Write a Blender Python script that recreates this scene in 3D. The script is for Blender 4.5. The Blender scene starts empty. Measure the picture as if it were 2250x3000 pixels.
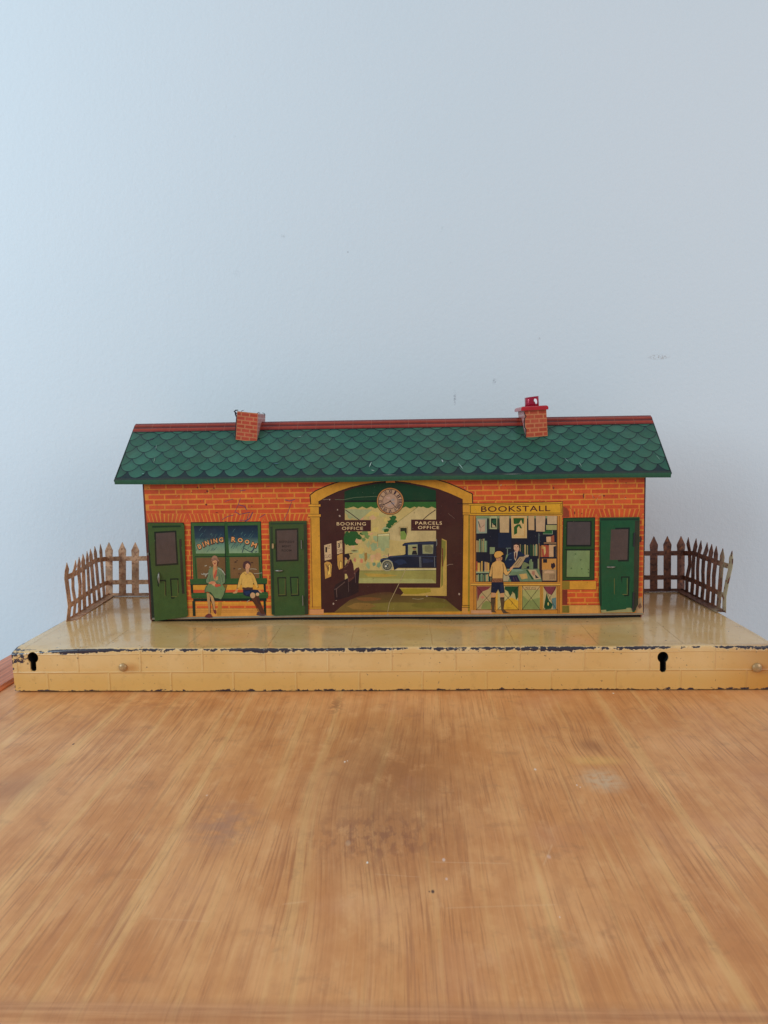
import bpy, math, random
from mathutils import Vector
random.seed(7)
SC = bpy.context.scene
COL = SC.collection
GAIN = 1.22           # seen colour -> base colour

# ------------------------------------------------------------------ camera
F = 2167.0; CX, CY = 1125.0, 1500.0
CAM = Vector((0.02746, -0.78307, 0.28097))
PITCH, YAW, ROLL = 0.10644, -0.03621, -0.01597
def basis():
    cp, sp, cy, sy = math.cos(PITCH), math.sin(PITCH), math.cos(YAW), math.sin(YAW)
    fw = Vector((sy*cp, cy*cp, -sp)); r = Vector((cy, -sy, 0)); u = r.cross(fw)
    c, s = math.cos(ROLL), math.sin(ROLL)
    return r*c + u*s, u*c - r*s, fw
RT, UP, FW = basis()
def ray(px, py): return FW + RT*((px-CX)/F) + UP*((CY-py)/F)
def at(px, py, Y):                    # point on the vertical plane y = Y
    d = ray(px, py); return CAM + d*((Y-CAM.y)/d.y)
def onz(px, py, Z=0.0):
    d = ray(px, py); return CAM + d*((Z-CAM.z)/d.z)
def onplane(px, py, p0, n):
    d = ray(px, py); return CAM + d*((p0-CAM).dot(n)/d.dot(n))
def to_px(p):
    d = Vector(p)-CAM; return CX+F*d.dot(RT)/d.dot(FW), CY-F*d.dot(UP)/d.dot(FW)

W2 = 0.415; H = 0.0489; D = 0.280          # platform
YW = 0.1194; XL, XR = -0.3024, 0.3115      # building front wall
YE, ZE = 0.1074, 0.2276; YR, ZR = 0.1864, 0.2958; EXL, EXR = -0.3334, 0.3373
YB = 2*YR - YW

# ------------------------------------------------------------------ helpers
def lin(c):
    c /= 255.0
    return c/12.92 if c <= 0.04045 else ((c+0.055)/1.055)**2.4
def rgb(c, g=None):
    g = GAIN if g is None else g
    return tuple(min(0.92, lin(v)*g) for v in c[:3]) + (1.0,)

def tag(o, label=None, cat=None, group=None, kind=None):
    if label: o['label'] = label
    if cat: o['category'] = cat
    if group: o['group'] = group
    if kind: o['kind'] = kind
    return o
def empty(name, loc, parent=None):
    o = bpy.data.objects.new(name, None); COL.objects.link(o); o.location = loc
    o.empty_display_size = .02
    if parent: o.parent = parent
    return o
ROOT = empty('toy_railway_station', (0, 0, 0))
tag(ROOT, 'old printed tin toy railway station with green roof on a cream platform', 'toy station')

def mesh_obj(name, verts, faces, mat, parent=None, cols=None, smooth=False, label=None):
    me = bpy.data.meshes.new(name)
    me.from_pydata([tuple(v) for v in verts], [], faces)
    me.materials.append(mat)
    if cols is not None:
        ca = me.color_attributes.new('Col', 'FLOAT_COLOR', 'CORNER')
        i = 0
        for p, cc in zip(me.polygons, cols):
            for k in range(p.loop_total):
                ca.data[i].color = cc[k] if isinstance(cc, list) else cc
                i += 1
    if smooth:
        for p in me.polygons: p.use_smooth = True
    o = bpy.data.objects.new(name, me); COL.objects.link(o)
    if parent: o.parent = parent
    if label: o['label'] = label
    return o

# ------------------------------------------------------------------ node helper
class NT:
    def __init__(s, name):
        s.m = bpy.data.materials.new(name); s.m.use_nodes = True
        s.t = s.m.node_tree; s.n = s.t.nodes; s.l = s.t.links
        s.n.clear()
        s.out = s.n.new('ShaderNodeOutputMaterial'); s.b = s.n.new('ShaderNodeBsdfPrincipled')
        s.l.new(s.b.outputs[0], s.out.inputs[0])
    def put(s, sock, v):
        if hasattr(v, 'links') or isinstance(v, bpy.types.NodeSocket): s.l.new(v, sock)
        else: sock.default_value = v
    def math(s, op, a, b=0.0, c=0.0, clamp=False):
        n = s.n.new('ShaderNodeMath'); n.operation = op; n.use_clamp = clamp
        s.put(n.inputs[0], a); s.put(n.inputs[1], b); s.put(n.inputs[2], c); return n.outputs[0]
    def add(s, a, b): return s.math('ADD', a, b)
    def mul(s, a, b): return s.math('MULTIPLY', a, b)
    def obj(s):
        n = s.n.new('ShaderNodeTexCoord'); x = s.n.new('ShaderNodeSeparateXYZ'); s.l.new(n.outputs['Object'], x.inputs[0])
        return n.outputs['Object'], x.outputs[0], x.outputs[1], x.outputs[2]
    def vec(s, x, y, z=0.0):
        n = s.n.new('ShaderNodeCombineXYZ'); s.put(n.inputs[0], x); s.put(n.inputs[1], y); s.put(n.inputs[2], z); return n.outputs[0]
    def noise(s, v, scale=1.0, detail=3.0, rough=.55, dist=0.0):
        n = s.n.new('ShaderNodeTexNoise'); s.l.new(v, n.inputs['Vector'])
        n.inputs['Scale'].default_value = scale; n.inputs['Detail'].default_value = detail
        n.inputs['Roughness'].default_value = rough; n.inputs['Distortion'].default_value = dist
        return n.outputs['Fac']
    def ss(s, v, a, b):          # smoothstep a->b gives 0->1 (a may exceed b)
        n = s.n.new('ShaderNodeMapRange'); n.interpolation_type = 'SMOOTHSTEP'
        s.put(n.inputs['Value'], v)
        if a <= b:
            n.inputs['From Min'].default_value = a; n.inputs['From Max'].default_value = b
        else:
            n.inputs['From Min'].default_value = b; n.inputs['From Max'].default_value = a
            n.inputs['To Min'].default_value = 1; n.inputs['To Max'].default_value = 0
        return n.outputs[0]
    def mix(s, f, a, b, blend='MIX'):
        n = s.n.new('ShaderNodeMix'); n.data_type = 'RGBA'; n.blend_type = blend
        s.put(n.inputs[0], f); s.put(n.inputs[6], a); s.put(n.inputs[7], b); return n.outputs[2]
    def spot(s, x, y, cx, cy, rx, ry, soft=1.0, inner=0.0):
        a = s.mul(s.add(x, -cx), 1/rx); b = s.mul(s.add(y, -cy), 1/ry)
        d = s.math('SQRT', s.add(s.mul(a, a), s.mul(b, b)))
        return s.ss(d, soft, inner)
    def bump(s, h, strength=.3, dist=.001, prev=None):
        n = s.n.new('ShaderNodeBump'); n.inputs['Strength'].default_value = strength; n.inputs['Distance'].default_value = dist
        s.l.new(h, n.inputs['Height'])
        if prev: s.l.new(prev, n.inputs['Normal'])
        return n.outputs[0]
    def set(s, **k):
        for a, v in k.items(): s.put(s.b.inputs[a.replace('_', ' ')], v)
        return s.m

def attr_node(t):
    n = t.n.new('ShaderNodeVertexColor'); n.layer_name = 'Col'; return n.outputs[0]

def litho_mat(name, rough=.38, wear=.7, seed=0.0, wearcol=(176, 160, 140), coat=.25):
    t = NT(name); v, x, y, z = t.obj()
    c = attr_node(t)
    sv = t.vec(t.add(x, seed), y, z)
    n1 = t.noise(sv, 60, 4); n2 = t.noise(sv, 700, 3, .7); n3 = t.noise(t.vec(t.add(x, seed), y, t.mul(z, .5)), 240, 4, .65)
    f = t.add(t.add(t.mul(n1, .34), t.mul(n2, .34)), t.mul(n3, .40)); f = t.add(f, .38)
    c = t.mix(1.0, c, t.vec(f, f, f), 'MULTIPLY')
    # rubbed and chipped spots
    big = t.ss(t.noise(sv, 26, 3), .50, .68)
    chip = t.ss(t.noise(sv, 420, 4, .7), .665, .70)
    chip = t.mul(t.mul(chip, big), wear)
    c = t.mix(chip, c, rgb(wearcol))
    dark = t.ss(t.noise(t.vec(t.add(x, 3.1+seed), y, z), 330, 3, .65), .70, .73)
    c = t.mix(t.mul(dark, .75), c, rgb((50, 32, 26)))
    # grime
    gr = t.ss(t.noise(sv, 11, 5, .65), .45, .75)
    c = t.mix(t.mul(gr, .20), c, rgb((86, 62, 34)))
    c = t.mix(.10, c, t.mix(1.0, c, (1.0, .86, .55, 1), 'MULTIPLY'))
    r = t.add(t.mul(n1, .25), rough-.1)
    nb = t.bump(t.noise(sv, 38, 3), .35, .0022)
    return t.set(Base_Color=c, Roughness=r, Normal=nb, Coat_Weight=coat, Coat_Roughness=.22, Specular_IOR_Level=.28)

M_LITHO = litho_mat('printed_tin', .46, .75, coat=.05)
M_ROOF = litho_mat('printed_roof_tin', .36, .8, 5.0, (110, 140, 130), .25)
M_DOOR = litho_mat('painted_door_tin', .34, .5, 9.0, (130, 135, 110), .12)

def plain_mat(name, col, rough=.5, metal=0.0, var=.3, scale=200, g=None, bump=0.0):
    t = NT(name); v, x, y, z = t.obj()
    n = t.noise(v, scale, 4, .6)
    f = t.add(t.mul(n, var*2), 1-var)
    c = t.mix(1.0, rgb(col, g), t.vec(f, f, f), 'MULTIPLY')
    k = dict(Base_Color=c, Roughness=rough, Metallic=metal)
    if bump: k['Normal'] = t.bump(n, bump, .0006)
    return t.set(**k)
M_BLACK = plain_mat('hollow_shade_black', (3, 3, 3), .9)  # black standing in for shade in the keyholes and the wall gap
M_EDGE = plain_mat('bare_tin_edge', (60, 52, 56), .4, .6, .4)
M_SILVER = plain_mat('worn_silver', (118, 112, 100), .35, .5, .35, 900)
M_REDCAP = plain_mat('red_enamel', (165, 24, 32), .22, 0, .25, 150)
M_REDPOT = plain_mat('magenta_red_foil', (150, 20, 46), .2, .25, .35, 120)

# ------------------------------------------------------------------ flat print on a surface
STEP = 2.0e-5
class Surf:
    """A surface that carries printed layers: mapping(px,py,layer) -> world."""
    def __init__(s, fn, base=1): s.fn = fn; s.rec = []; s.base = base
    def layer(s, bb):
        l = s.base
        for (a, b, c, d, k) in s.rec:
            if a < bb[2]-.2 and c > bb[0]+.2 and b < bb[3]-.2 and d > bb[1]+.2 and k >= l: l = k+1
        return l
    def put(s, bb, l): s.rec.append((*bb, l))
def flat_surf(Y, base=1): return Surf(lambda px, py, l: at(px, py, Y) + Vector((0, -STEP*l, 0)), base)

class Art:
    def __init__(s, surf, fr=(0, 0, 1)): s.s = surf; s.fr = fr; s.V = []; s.Fc = []; s.C = []
    def f(s, fr): s.fr = fr; return s
    def X(s, p): ox, oy, k = s.fr; return (ox+p[0]/k, oy+p[1]/k)
    def poly(s, pts, col, layer=None, raw=False, g=None):
        P = pts if raw else [s.X(p) for p in pts]
        xs = [p[0] for p in P]; ys = [p[1] for p in P]
        bb = (min(xs), min(ys), max(xs), max(ys))
        if layer is None:
            layer = s.s.layer(bb); s.s.put(bb, layer)
        n = len(s.V)
        s.V += [s.s.fn(p[0], p[1], layer) for p in P]
        s.Fc.append(list(range(n, n+len(P))))
        s.C.append([rgb(c, g) for c in col] if isinstance(col, list) else rgb(col, g))
        return layer
    def rect(s, x0, y0, x1, y1, col, **k): return s.poly([(x0, y0), (x1, y0), (x1, y1), (x0, y1)], col, **k)
    def frame(s, pts, w, col):           # closed outline
        s.line(list(pts)+[pts[0]], w, col, closed=True)
    def line(s, pts, w, col, layer=None, closed=False):
        P = [Vector(p) for p in pts]
        if closed: P = P[:-1]
        n = len(P); L = []; R = []
        for i in range(n):
            a = P[i-1] if (i > 0 or closed) else None
            b = P[(i+1) % n] if (i < n-1 or closed) else None
            d1 = (P[i]-a).normalized() if a is not None else None
            d2 = (b-P[i]).normalized() if b is not None else None
            if d1 is None: d1 = d2
            if d2 is None: d2 = d1
            n1 = Vector((-d1.y, d1.x)); n2 = Vector((-d2.y, d2.x)); m = n1+n2
            if m.length < 1e-6: m = n1
            m.normalize(); q = m*(w/2/max(.35, m.dot(n1)))
            L.append(P[i]+q); R.append(P[i]-q)
        A = [s.X(p) for p in L+R]
        bb = (min(p[0] for p in A), min(p[1] for p in A), max(p[0] for p in A), max(p[1] for p in A))
        if layer is None:
            layer = s.s.layer(bb); s.s.put(bb, layer)
        k0 = len(s.V); s.V += [s.s.fn(p[0], p[1], layer) for p in A]
        for i in range(n if closed else n-1):
            j = (i+1) % n
            s.Fc.append([k0+i, k0+j, k0+n+j, k0+n+i]); s.C.append(rgb(col))
    def ell(s, cx, cy, rx, ry, col, rot=0, n=18, col2=None, **k):
        P = []; C = []
        for i in range(n):
            a = 2*math.pi*i/n; x = rx*math.cos(a); y = ry*math.sin(a)
            P.append((cx+x*math.cos(rot)-y*math.sin(rot), cy+x*math.sin(rot)+y*math.cos(rot)))
            C.append(col if y < 0 else (col2 or col))
        return s.poly(P, C, **k)
    def blob(s, cx, cy, rx, ry, col, n=14, j=.3, **k):
        P = []
        for i in range(n):
            a = 2*math.pi*i/n; q = 1+random.uniform(-j, j)
            P.append((cx+rx*q*math.cos(a), cy+ry*q*math.sin(a)))
        return s.poly(P, col, **k)
    def text(s, txt, cx, cy, h, w, col, rot=0, embolden=0.0, sp=1.0, layer=None):
        cu = bpy.data.curves.new('lettering', 'FONT'); cu.body = txt; cu.size = 1; cu.offset = embolden; cu.space_character = sp
        cu.resolution_u = 3
        o = bpy.data.objects.new('lettering', cu); COL.objects.link(o)
        dg = bpy.context.evaluated_depsgraph_get()
        me = bpy.data.meshes.new_from_object(o.evaluated_get(dg))
        vs = [v.co for v in me.vertices]
        x0 = min(v.x for v in vs); x1 = max(v.x for v in vs); y0 = min(v.y for v in vs); y1 = max(v.y for v in vs)
        def T(v):
            x = ((v.x-x0)/max(1e-6, x1-x0)-.5)*w; y = -((v.y-y0)/(y1-y0)-.5)*h
            return s.X((cx+x*math.cos(rot)-y*math.sin(rot), cy+x*math.sin(rot)+y*math.cos(rot)))
        P = [T(v) for v in vs]
        bb = (min(p[0] for p in P), min(p[1] for p in P), max(p[0] for p in P), max(p[1] for p in P))
        if layer is None:
            layer = s.s.layer(bb); s.s.put(bb, layer)
        k0 = len(s.V); s.V += [s.s.fn(p[0], p[1], layer) for p in P]
        for p in me.polygons: s.Fc.append([k0+i for i in p.vertices]); s.C.append(rgb(col))
        bpy.data.objects.remove(o); bpy.data.curves.remove(cu); bpy.data.meshes.remove(me)
        return layer
    def build(s, name, parent, mat=None, label=None):
        return mesh_obj(name, s.V, s.Fc, mat or M_LITHO, parent, s.C, label=label)

ZA = (400, 1380, 3.190); ZB = (890, 1380, 3.190); ZC = (1360, 1380, 2.9625)
ZS = (1380, 1500, 5.925); ZP = (560, 1560, 6.9125)
K = (30, 12, 10)      # print black

# =================================================================== SETTING
# backdrop wall
t = NT('painted_wall'); v, x, y, z = t.obj()
n1 = t.noise(v, 520, 3, .6); n2 = t.noise(v, 190, 3, .55); n3 = t.noise(v, 2.2, 3, .5)
c = t.mix(n3, rgb((222, 231, 234), 1), rgb((232, 235, 236), 1))
YWALL = 0.345
def wspot(px, py, rx, ry): 
    p = at(px, py, YWALL); return p.x, p.z, rx, ry
for (px, py, rx, ry, col, k, n_s) in [(1293, 670, 14, 15, (180, 195, 190), .22, 300), (1448, 1118, 7, 12, (105, 100, 110), .75, 900),
        (1332, 1165, 5, 28, (110, 108, 120), .7, 700), (1930, 1046, 40, 10, (165, 150, 140), .6, 500), (1580, 992, 5, 5, (110, 90, 70), .8, 900),
        (829, 692, 10, 9, (130, 125, 125), .4, 700), (684, 400, 9, 4, (150, 150, 145), .5, 700), (1018, 739, 4, 4, (110, 110, 110), .7, 700),
        (692, 800, 14, 16, (170, 176, 180), .25, 600), (1322, 770, 6, 3, (120, 110, 110), .3, 700)]:
    p = at(px, py, YWALL); s = 1.13/F
    m = t.mul(t.spot(x, z, p.x, p.z, rx*s, ry*s, 1, .2), t.ss(t.noise(t.vec(t.add(x, px*.01), y, z), n_s, 3, .6), .48, .60))
    c = t.mix(t.mul(m, k), c, rgb(col, 1))
h = t.add(t.mul(n1, .5), t.mul(n2, 1.0))
# soft trowel streaks
h = t.add(h, t.mul(t.noise(t.vec(t.mul(x, 3.5), y, z), 16, 3, .6), .5))
M_WALL = t.set(Base_Color=c, Roughness=.62, Normal=t.bump(h, .40, .0011))
wall = mesh_obj('wall', [(-3, YWALL, -1), (3, YWALL, -1), (3, YWALL, 2.6), (-3, YWALL, 2.6)], [(0, 1, 2, 3)], M_WALL)
tag(wall, kind='structure')

# wooden table
e1 = onz(0, 2026); e2 = onz(42, 2006)
TXL = e1.x + (e2.x-e1.x)*.3
TYF = onz(1125, 2948).y-.004; TXR = W2+.014
t = NT('waxed_pine'); v, x, y, z = t.obj()
warp = t.mul(t.add(t.noise(t.vec(t.mul(x, 5.0), t.mul(y, 1.6)), 1, 2, .5), -.5), .022)
cth = t.spot(x, y, onz(1130, 2350).x, onz(1130, 2350).y, .085, .17, 1, 0)
f = t.add(t.add(x, warp), t.mul(cth, t.mul(t.add(x, -onz(1130, 2350).x), -.22)))
f = t.add(f, t.mul(cth, .012))
kn = onz(1720, 2180); k1 = t.spot(x, y, kn.x, kn.y, .04, .06)
f = t.add(f, t.mul(k1, .005))
kn3 = onz(40, 2310); k3 = t.spot(x, y, kn3.x, kn3.y, .035, .05)
f = t.add(f, t.mul(k3, .004))
kn4 = onz(660, 2420); k4 = t.spot(x, y, kn4.x, kn4.y, .04, .05)
g1 = t.noise(t.vec(t.mul(f, 560), t.mul(y, 11)), 1, 3, .6)           # grain streaks
g2 = t.noise(t.vec(t.mul(f, 70), t.mul(y, 1.8), 4.0), 1, 3, .55)    # broad rings
g3 = t.noise(t.vec(t.mul(f, 760), t.mul(y, 26), 2.0), 1, 3, .6)    # pores
g5 = t.noise(t.vec(t.mul(f, 250), t.mul(y, 6), 9.0), 1, 3, .6)
g4 = t.noise(t.vec(t.mul(x, 14), t.mul(y, 9), 7.0), 1, 5, .65)
gate = t.ss(t.noise(t.vec(t.mul(x, 9), t.mul(y, 7), 21.0), 1, 4, .6), .40, .62)
gate2 = t.ss(t.noise(t.vec(t.mul(x, 13), t.mul(y, 8), 31.0), 1, 4, .6), .42, .60)
base = t.mix(t.ss(g4, .34, .66), rgb((222, 158, 98), 1.14), rgb((202, 132, 72), 1.14))
base = t.mix(t.mul(t.ss(g2, .50, .66), .30), base, rgb((182, 108, 54), 1.12))
base = t.mix(t.mul(t.ss(g2, .47, .34), .34), base, rgb((238, 186, 118), 1.15))
base = t.mix(t.mul(t.mul(t.ss(g5, .52, .66), gate), .50), base, rgb((168, 102, 60), 1.1))
base = t.mix(t.mul(t.mul(t.ss(g1, .52, .66), t.add(t.mul(gate2, .6), .35)), .50), base, rgb((152, 88, 46), 1.1))
base = t.mix(t.mul(t.mul(t.ss(g3, .56, .68), t.add(t.mul(gate, .7), .3)), .42), base, rgb((146, 82, 42), 1.1))
base = t.mix(t.mul(t.ss(g1, .44, .34), .20), base, rgb((232, 178, 120), 1.12))
blot = t.noise(t.vec(t.mul(x, 46), t.mul(y, 26), 12.0), 1, 5, .7)
base = t.mix(t.mul(t.ss(blot, .50, .70), .26), base, rgb((172, 108, 60), 1.1))
base = t.mix(t.mul(t.ss(blot, .46, .32), .22), base, rgb((232, 182, 126), 1.15))
base = t.mix(t.mul(t.mul(t.spot(x, y, onz(1140, 2290).x, onz(1140, 2290).y, .10, .20, 1, .0), t.ss(blot, .15, .55)), .66), base, rgb((146, 88, 46), 1.1))
base = t.mix(t.mul(t.mul(t.spot(x, y, onz(1100, 2450).x, onz(1100, 2450).y, .07, .05, 1, .1), t.ss(t.noise(t.vec(t.mul(x, 150), t.mul(y, 60)), 1, 4, .6), .45, .6)), .50), base, rgb((122, 66, 44), 1.1))
base = t.mix(t.mul(t.mul(t.spot(x, y, onz(985, 2065).x, onz(985, 2065).y, .012, .04), t.ss(t.noise(v, 160, 3), .40, .52)), .6), base, rgb((120, 52, 26), 1.1))
base = t.mix(t.mul(t.mul(t.spot(x, y, onz(430, 2060).x, onz(430, 2060).y, .12, .035), t.ss(t.noise(v, 90, 4), .40, .6)), .35), base, rgb((150, 78, 40), 1.1))
base = t.mix(t.mul(t.spot(x, y, onz(1730, 2185).x, onz(1730, 2185).y, .018, .022, 1, .1), .5), base, rgb((140, 84, 52), 1.1))
base = t.mix(t.mul(t.spot(x, y, onz(1745, 2228).x, onz(1745, 2228).y, .035, .014, 1, .1), .45), base, rgb((232, 180, 100), 1.15))
base = t.mix(t.mul(t.mul(t.spot(x, y, onz(1765, 2285).x, onz(1765, 2285).y, .026, .030, 1, .1), t.ss(t.noise(v, 170, 4), .25, .6)), .70), base, rgb((206, 178, 142), 1.15))
base = t.mix(t.mul(k3, .40), base, rgb((140, 92, 66), 1.1))
base = t.mix(t.mul(t.mul(k4, t.ss(t.noise(v, 70, 4), .35, .6)), .50), base, rgb((148, 108, 92), 1.1))
base = t.mix(t.mul(t.ss(t.noise(v, 9, 4, .6), .54, .72), .28), base, rgb((206, 142, 102), 1.12))
base = t.mix(t.mul(t.ss(t.noise(t.vec(x, y, 5.0), 34, 5, .65), .56, .70), .22), base, rgb((128, 80, 50), 1.1))
# pale dings, droppings of paint, dark pips
for (px, py, r, col, k) in [(1010, 2232, 3.0, (240, 225, 210), .9), (1018, 2229, 2.0, (240, 225, 210), .8), (1076, 2527, 3.2, (245, 230, 215), .9), (1568, 2254, 4, (235, 215, 195), .8),
        (1300, 2519, 5, (230, 205, 190), .6), (1308, 2575, 4, (230, 205, 190), .5), (1608, 2510, 6, (225, 190, 175), .4), (1690, 2300, 2.4, (240, 225, 210), .8),
        (1700, 2306, 2, (240, 225, 210), .8), (606, 2330, 3, (235, 215, 195), .5), (1640, 2687, 2.4, (235, 215, 195), .6), (1268, 2612, 5, (70, 40, 24), .95), (1258, 2612, 2.5, (90, 50, 24), .8),
        (215, 2180, 3.2, (66, 36, 22), .95), (441, 2180, 1.8, (90, 50, 30), .8), (1797, 2031, 2.5, (245, 235, 220), .9), (1020, 2470, 9, (200, 170, 140), .3)]:
    p = onz(px, py); dd = (p-CAM).length; sx = r*dd/F; sy = sx*1.8
    base = t.mix(t.mul(t.spot(x, y, p.x, p.y, sx, sy, 1.1, .5), k), base, rgb(col, 1.1))
for (ax, ay, bx_, by_, w_, k_) in [(1255, 2525, 1500, 2530, .0005, .5), (1300, 2660, 1640, 2650, .0006, .35), (430, 2690, 620, 2700, .0006, .3), (1090, 2560, 1240, 2570, .0005, .35), (1620, 2470, 1590, 2540, .0006, .45), (820, 2650, 905, 2640, .0008, .4)]:
    pa_, pb_ = onz(ax, ay), onz(bx_, by_); dd = pb_-pa_; L_ = dd.length; ux, uy = dd.x/L_, dd.y/L_
    al = t.add(t.mul(t.add(x, -pa_.x), ux), t.mul(t.add(y, -pa_.y), uy)); ac = t.math('ABSOLUTE', t.add(t.mul(t.add(x, -pa_.x), -uy), t.mul(t.add(y, -pa_.y), ux)))
    mk = t.mul(t.mul(t.ss(ac, w_*1.6, 0), t.ss(al, 0, .004)), t.ss(al, L_, L_-.004))
    base = t.mix(t.mul(mk, k_*.45), base, rgb((236, 200, 160), 1.15))
# fine scratches across the grain
sc = t.ss(t.noise(t.vec(t.mul(x, 16), t.mul(y, 420), 3.0), 1, 2, .5), .74, .78)
base = t.mix(t.mul(t.mul(sc, t.ss(g4, .5, .6)), .30), base, rgb((232, 190, 150), 1.1))
edge = t.ss(y, TYF+.006, TYF+.002)
ge_ = t.noise(t.vec(t.mul(x, 9), t.mul(y, 260), t.mul(z, 260)), 1, 4, .6)
base = t.mix(t.mul(edge, .55), base, t.mix(t.ss(ge_, .35, .65), rgb((206, 144, 96), 1.1), rgb((160, 100, 62), 1.1)))
base = t.mix(t.mul(t.mul(t.ss(y, TYF+.010, TYF+.006), t.ss(y, TYF+.001, TYF+.005)), .14), base, rgb((150, 92, 56), 1.1))
hh = t.add(t.mul(g1, -.6), t.mul(g3, -.5))
M_WOOD = t.set(Base_Color=base, Roughness=t.add(t.mul(g4, .22), .36), Normal=t.bump(hh, .35, .0006), Coat_Weight=.12, Coat_Roughness=.35)

def rounded_slab(name, x0, x1, y0, y1, z0, z1, r, mat, parent=None, seg=5):
    # profile in (y,z) rounded at the front upper edge, extruded in x and likewise capped
    prof = [(y1, z0), (y1, z1)]
    for i in range(seg+1):
        a = math.pi/2*i/seg
        prof.append((y0+r-r*math.sin(a), z1-r+r*math.cos(a)))
    for i in range(seg+1):
        a = math.pi/2*i/seg
        prof.append((y0+r*(1-math.cos(a)), z0+r-r*math.sin(a)))
    V = []; Fc = []; n = len(prof)
    for xx in (x0, x1): V += [(xx, p[0], p[1]) for p in prof]
    for i in range(n): j = (i+1) % n; Fc.append((i, j, n+j, n+i))
    Fc.append(tuple(range(n-1, -1, -1))); Fc.append(tuple(range(n, 2*n)))
    o = mesh_obj(name, V, Fc, mat, parent)
    for p in o.data.polygons: p.use_smooth = True
    try: o.data.set_sharp_from_angle(angle=math.radians(40))
    except Exception: pass
    return o
TABLE = empty('wooden_table', (0, 0, 0))
tag(TABLE, 'waxed pine table top with knots and a rounded front edge under the toy station', 'table')
rounded_slab('tabletop', TXL, TXR, TYF-.012, YWALL-.004, -.026, 0, .011, M_WOOD, TABLE)
M_WOOD2 = NT('red_brown_edge_wood'); t = M_WOOD2; v, x, y, z = t.obj()
ge = t.noise(t.vec(t.mul(x, 260), t.mul(y, 9), t.mul(z, 260)), 1, 4, .6)
c2 = t.mix(t.ss(ge, .3, .7), rgb((214, 124, 80), 1.3), rgb((160, 84, 50), 1.3))
M_WOOD2 = t.set(Base_Color=c2, Roughness=.4)
# outer moulding along the left edge, a little proud of the top
p2 = onz(0, 1945)
mw = TXL - p2.x
V = []; prof = [(0, -.026), (-.0003, .0015), (-.003, .005), (-mw*.55, .0075), (-mw*.93, .006), (-mw, .002), (-mw, -.026)]
for yy in (TYF-.012, YWALL-.004): V += [(TXL-.0004+a, yy, b) for a, b in prof]
n = len(prof); Fc = [(i, (i+1) % n, n+(i+1) % n, n+i) for i in range(n)] + [tuple(range(n-1, -1, -1)), tuple(range(n, 2*n))]
mesh_obj('edge_moulding', V, Fc, M_WOOD2, TABLE)
# apron below the rounded front edge
rounded_slab('apron', TXL+.012, TXR-.012, TYF-.004, TYF+.016, -.12, -.0265, .003, M_WOOD, TABLE)

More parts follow.
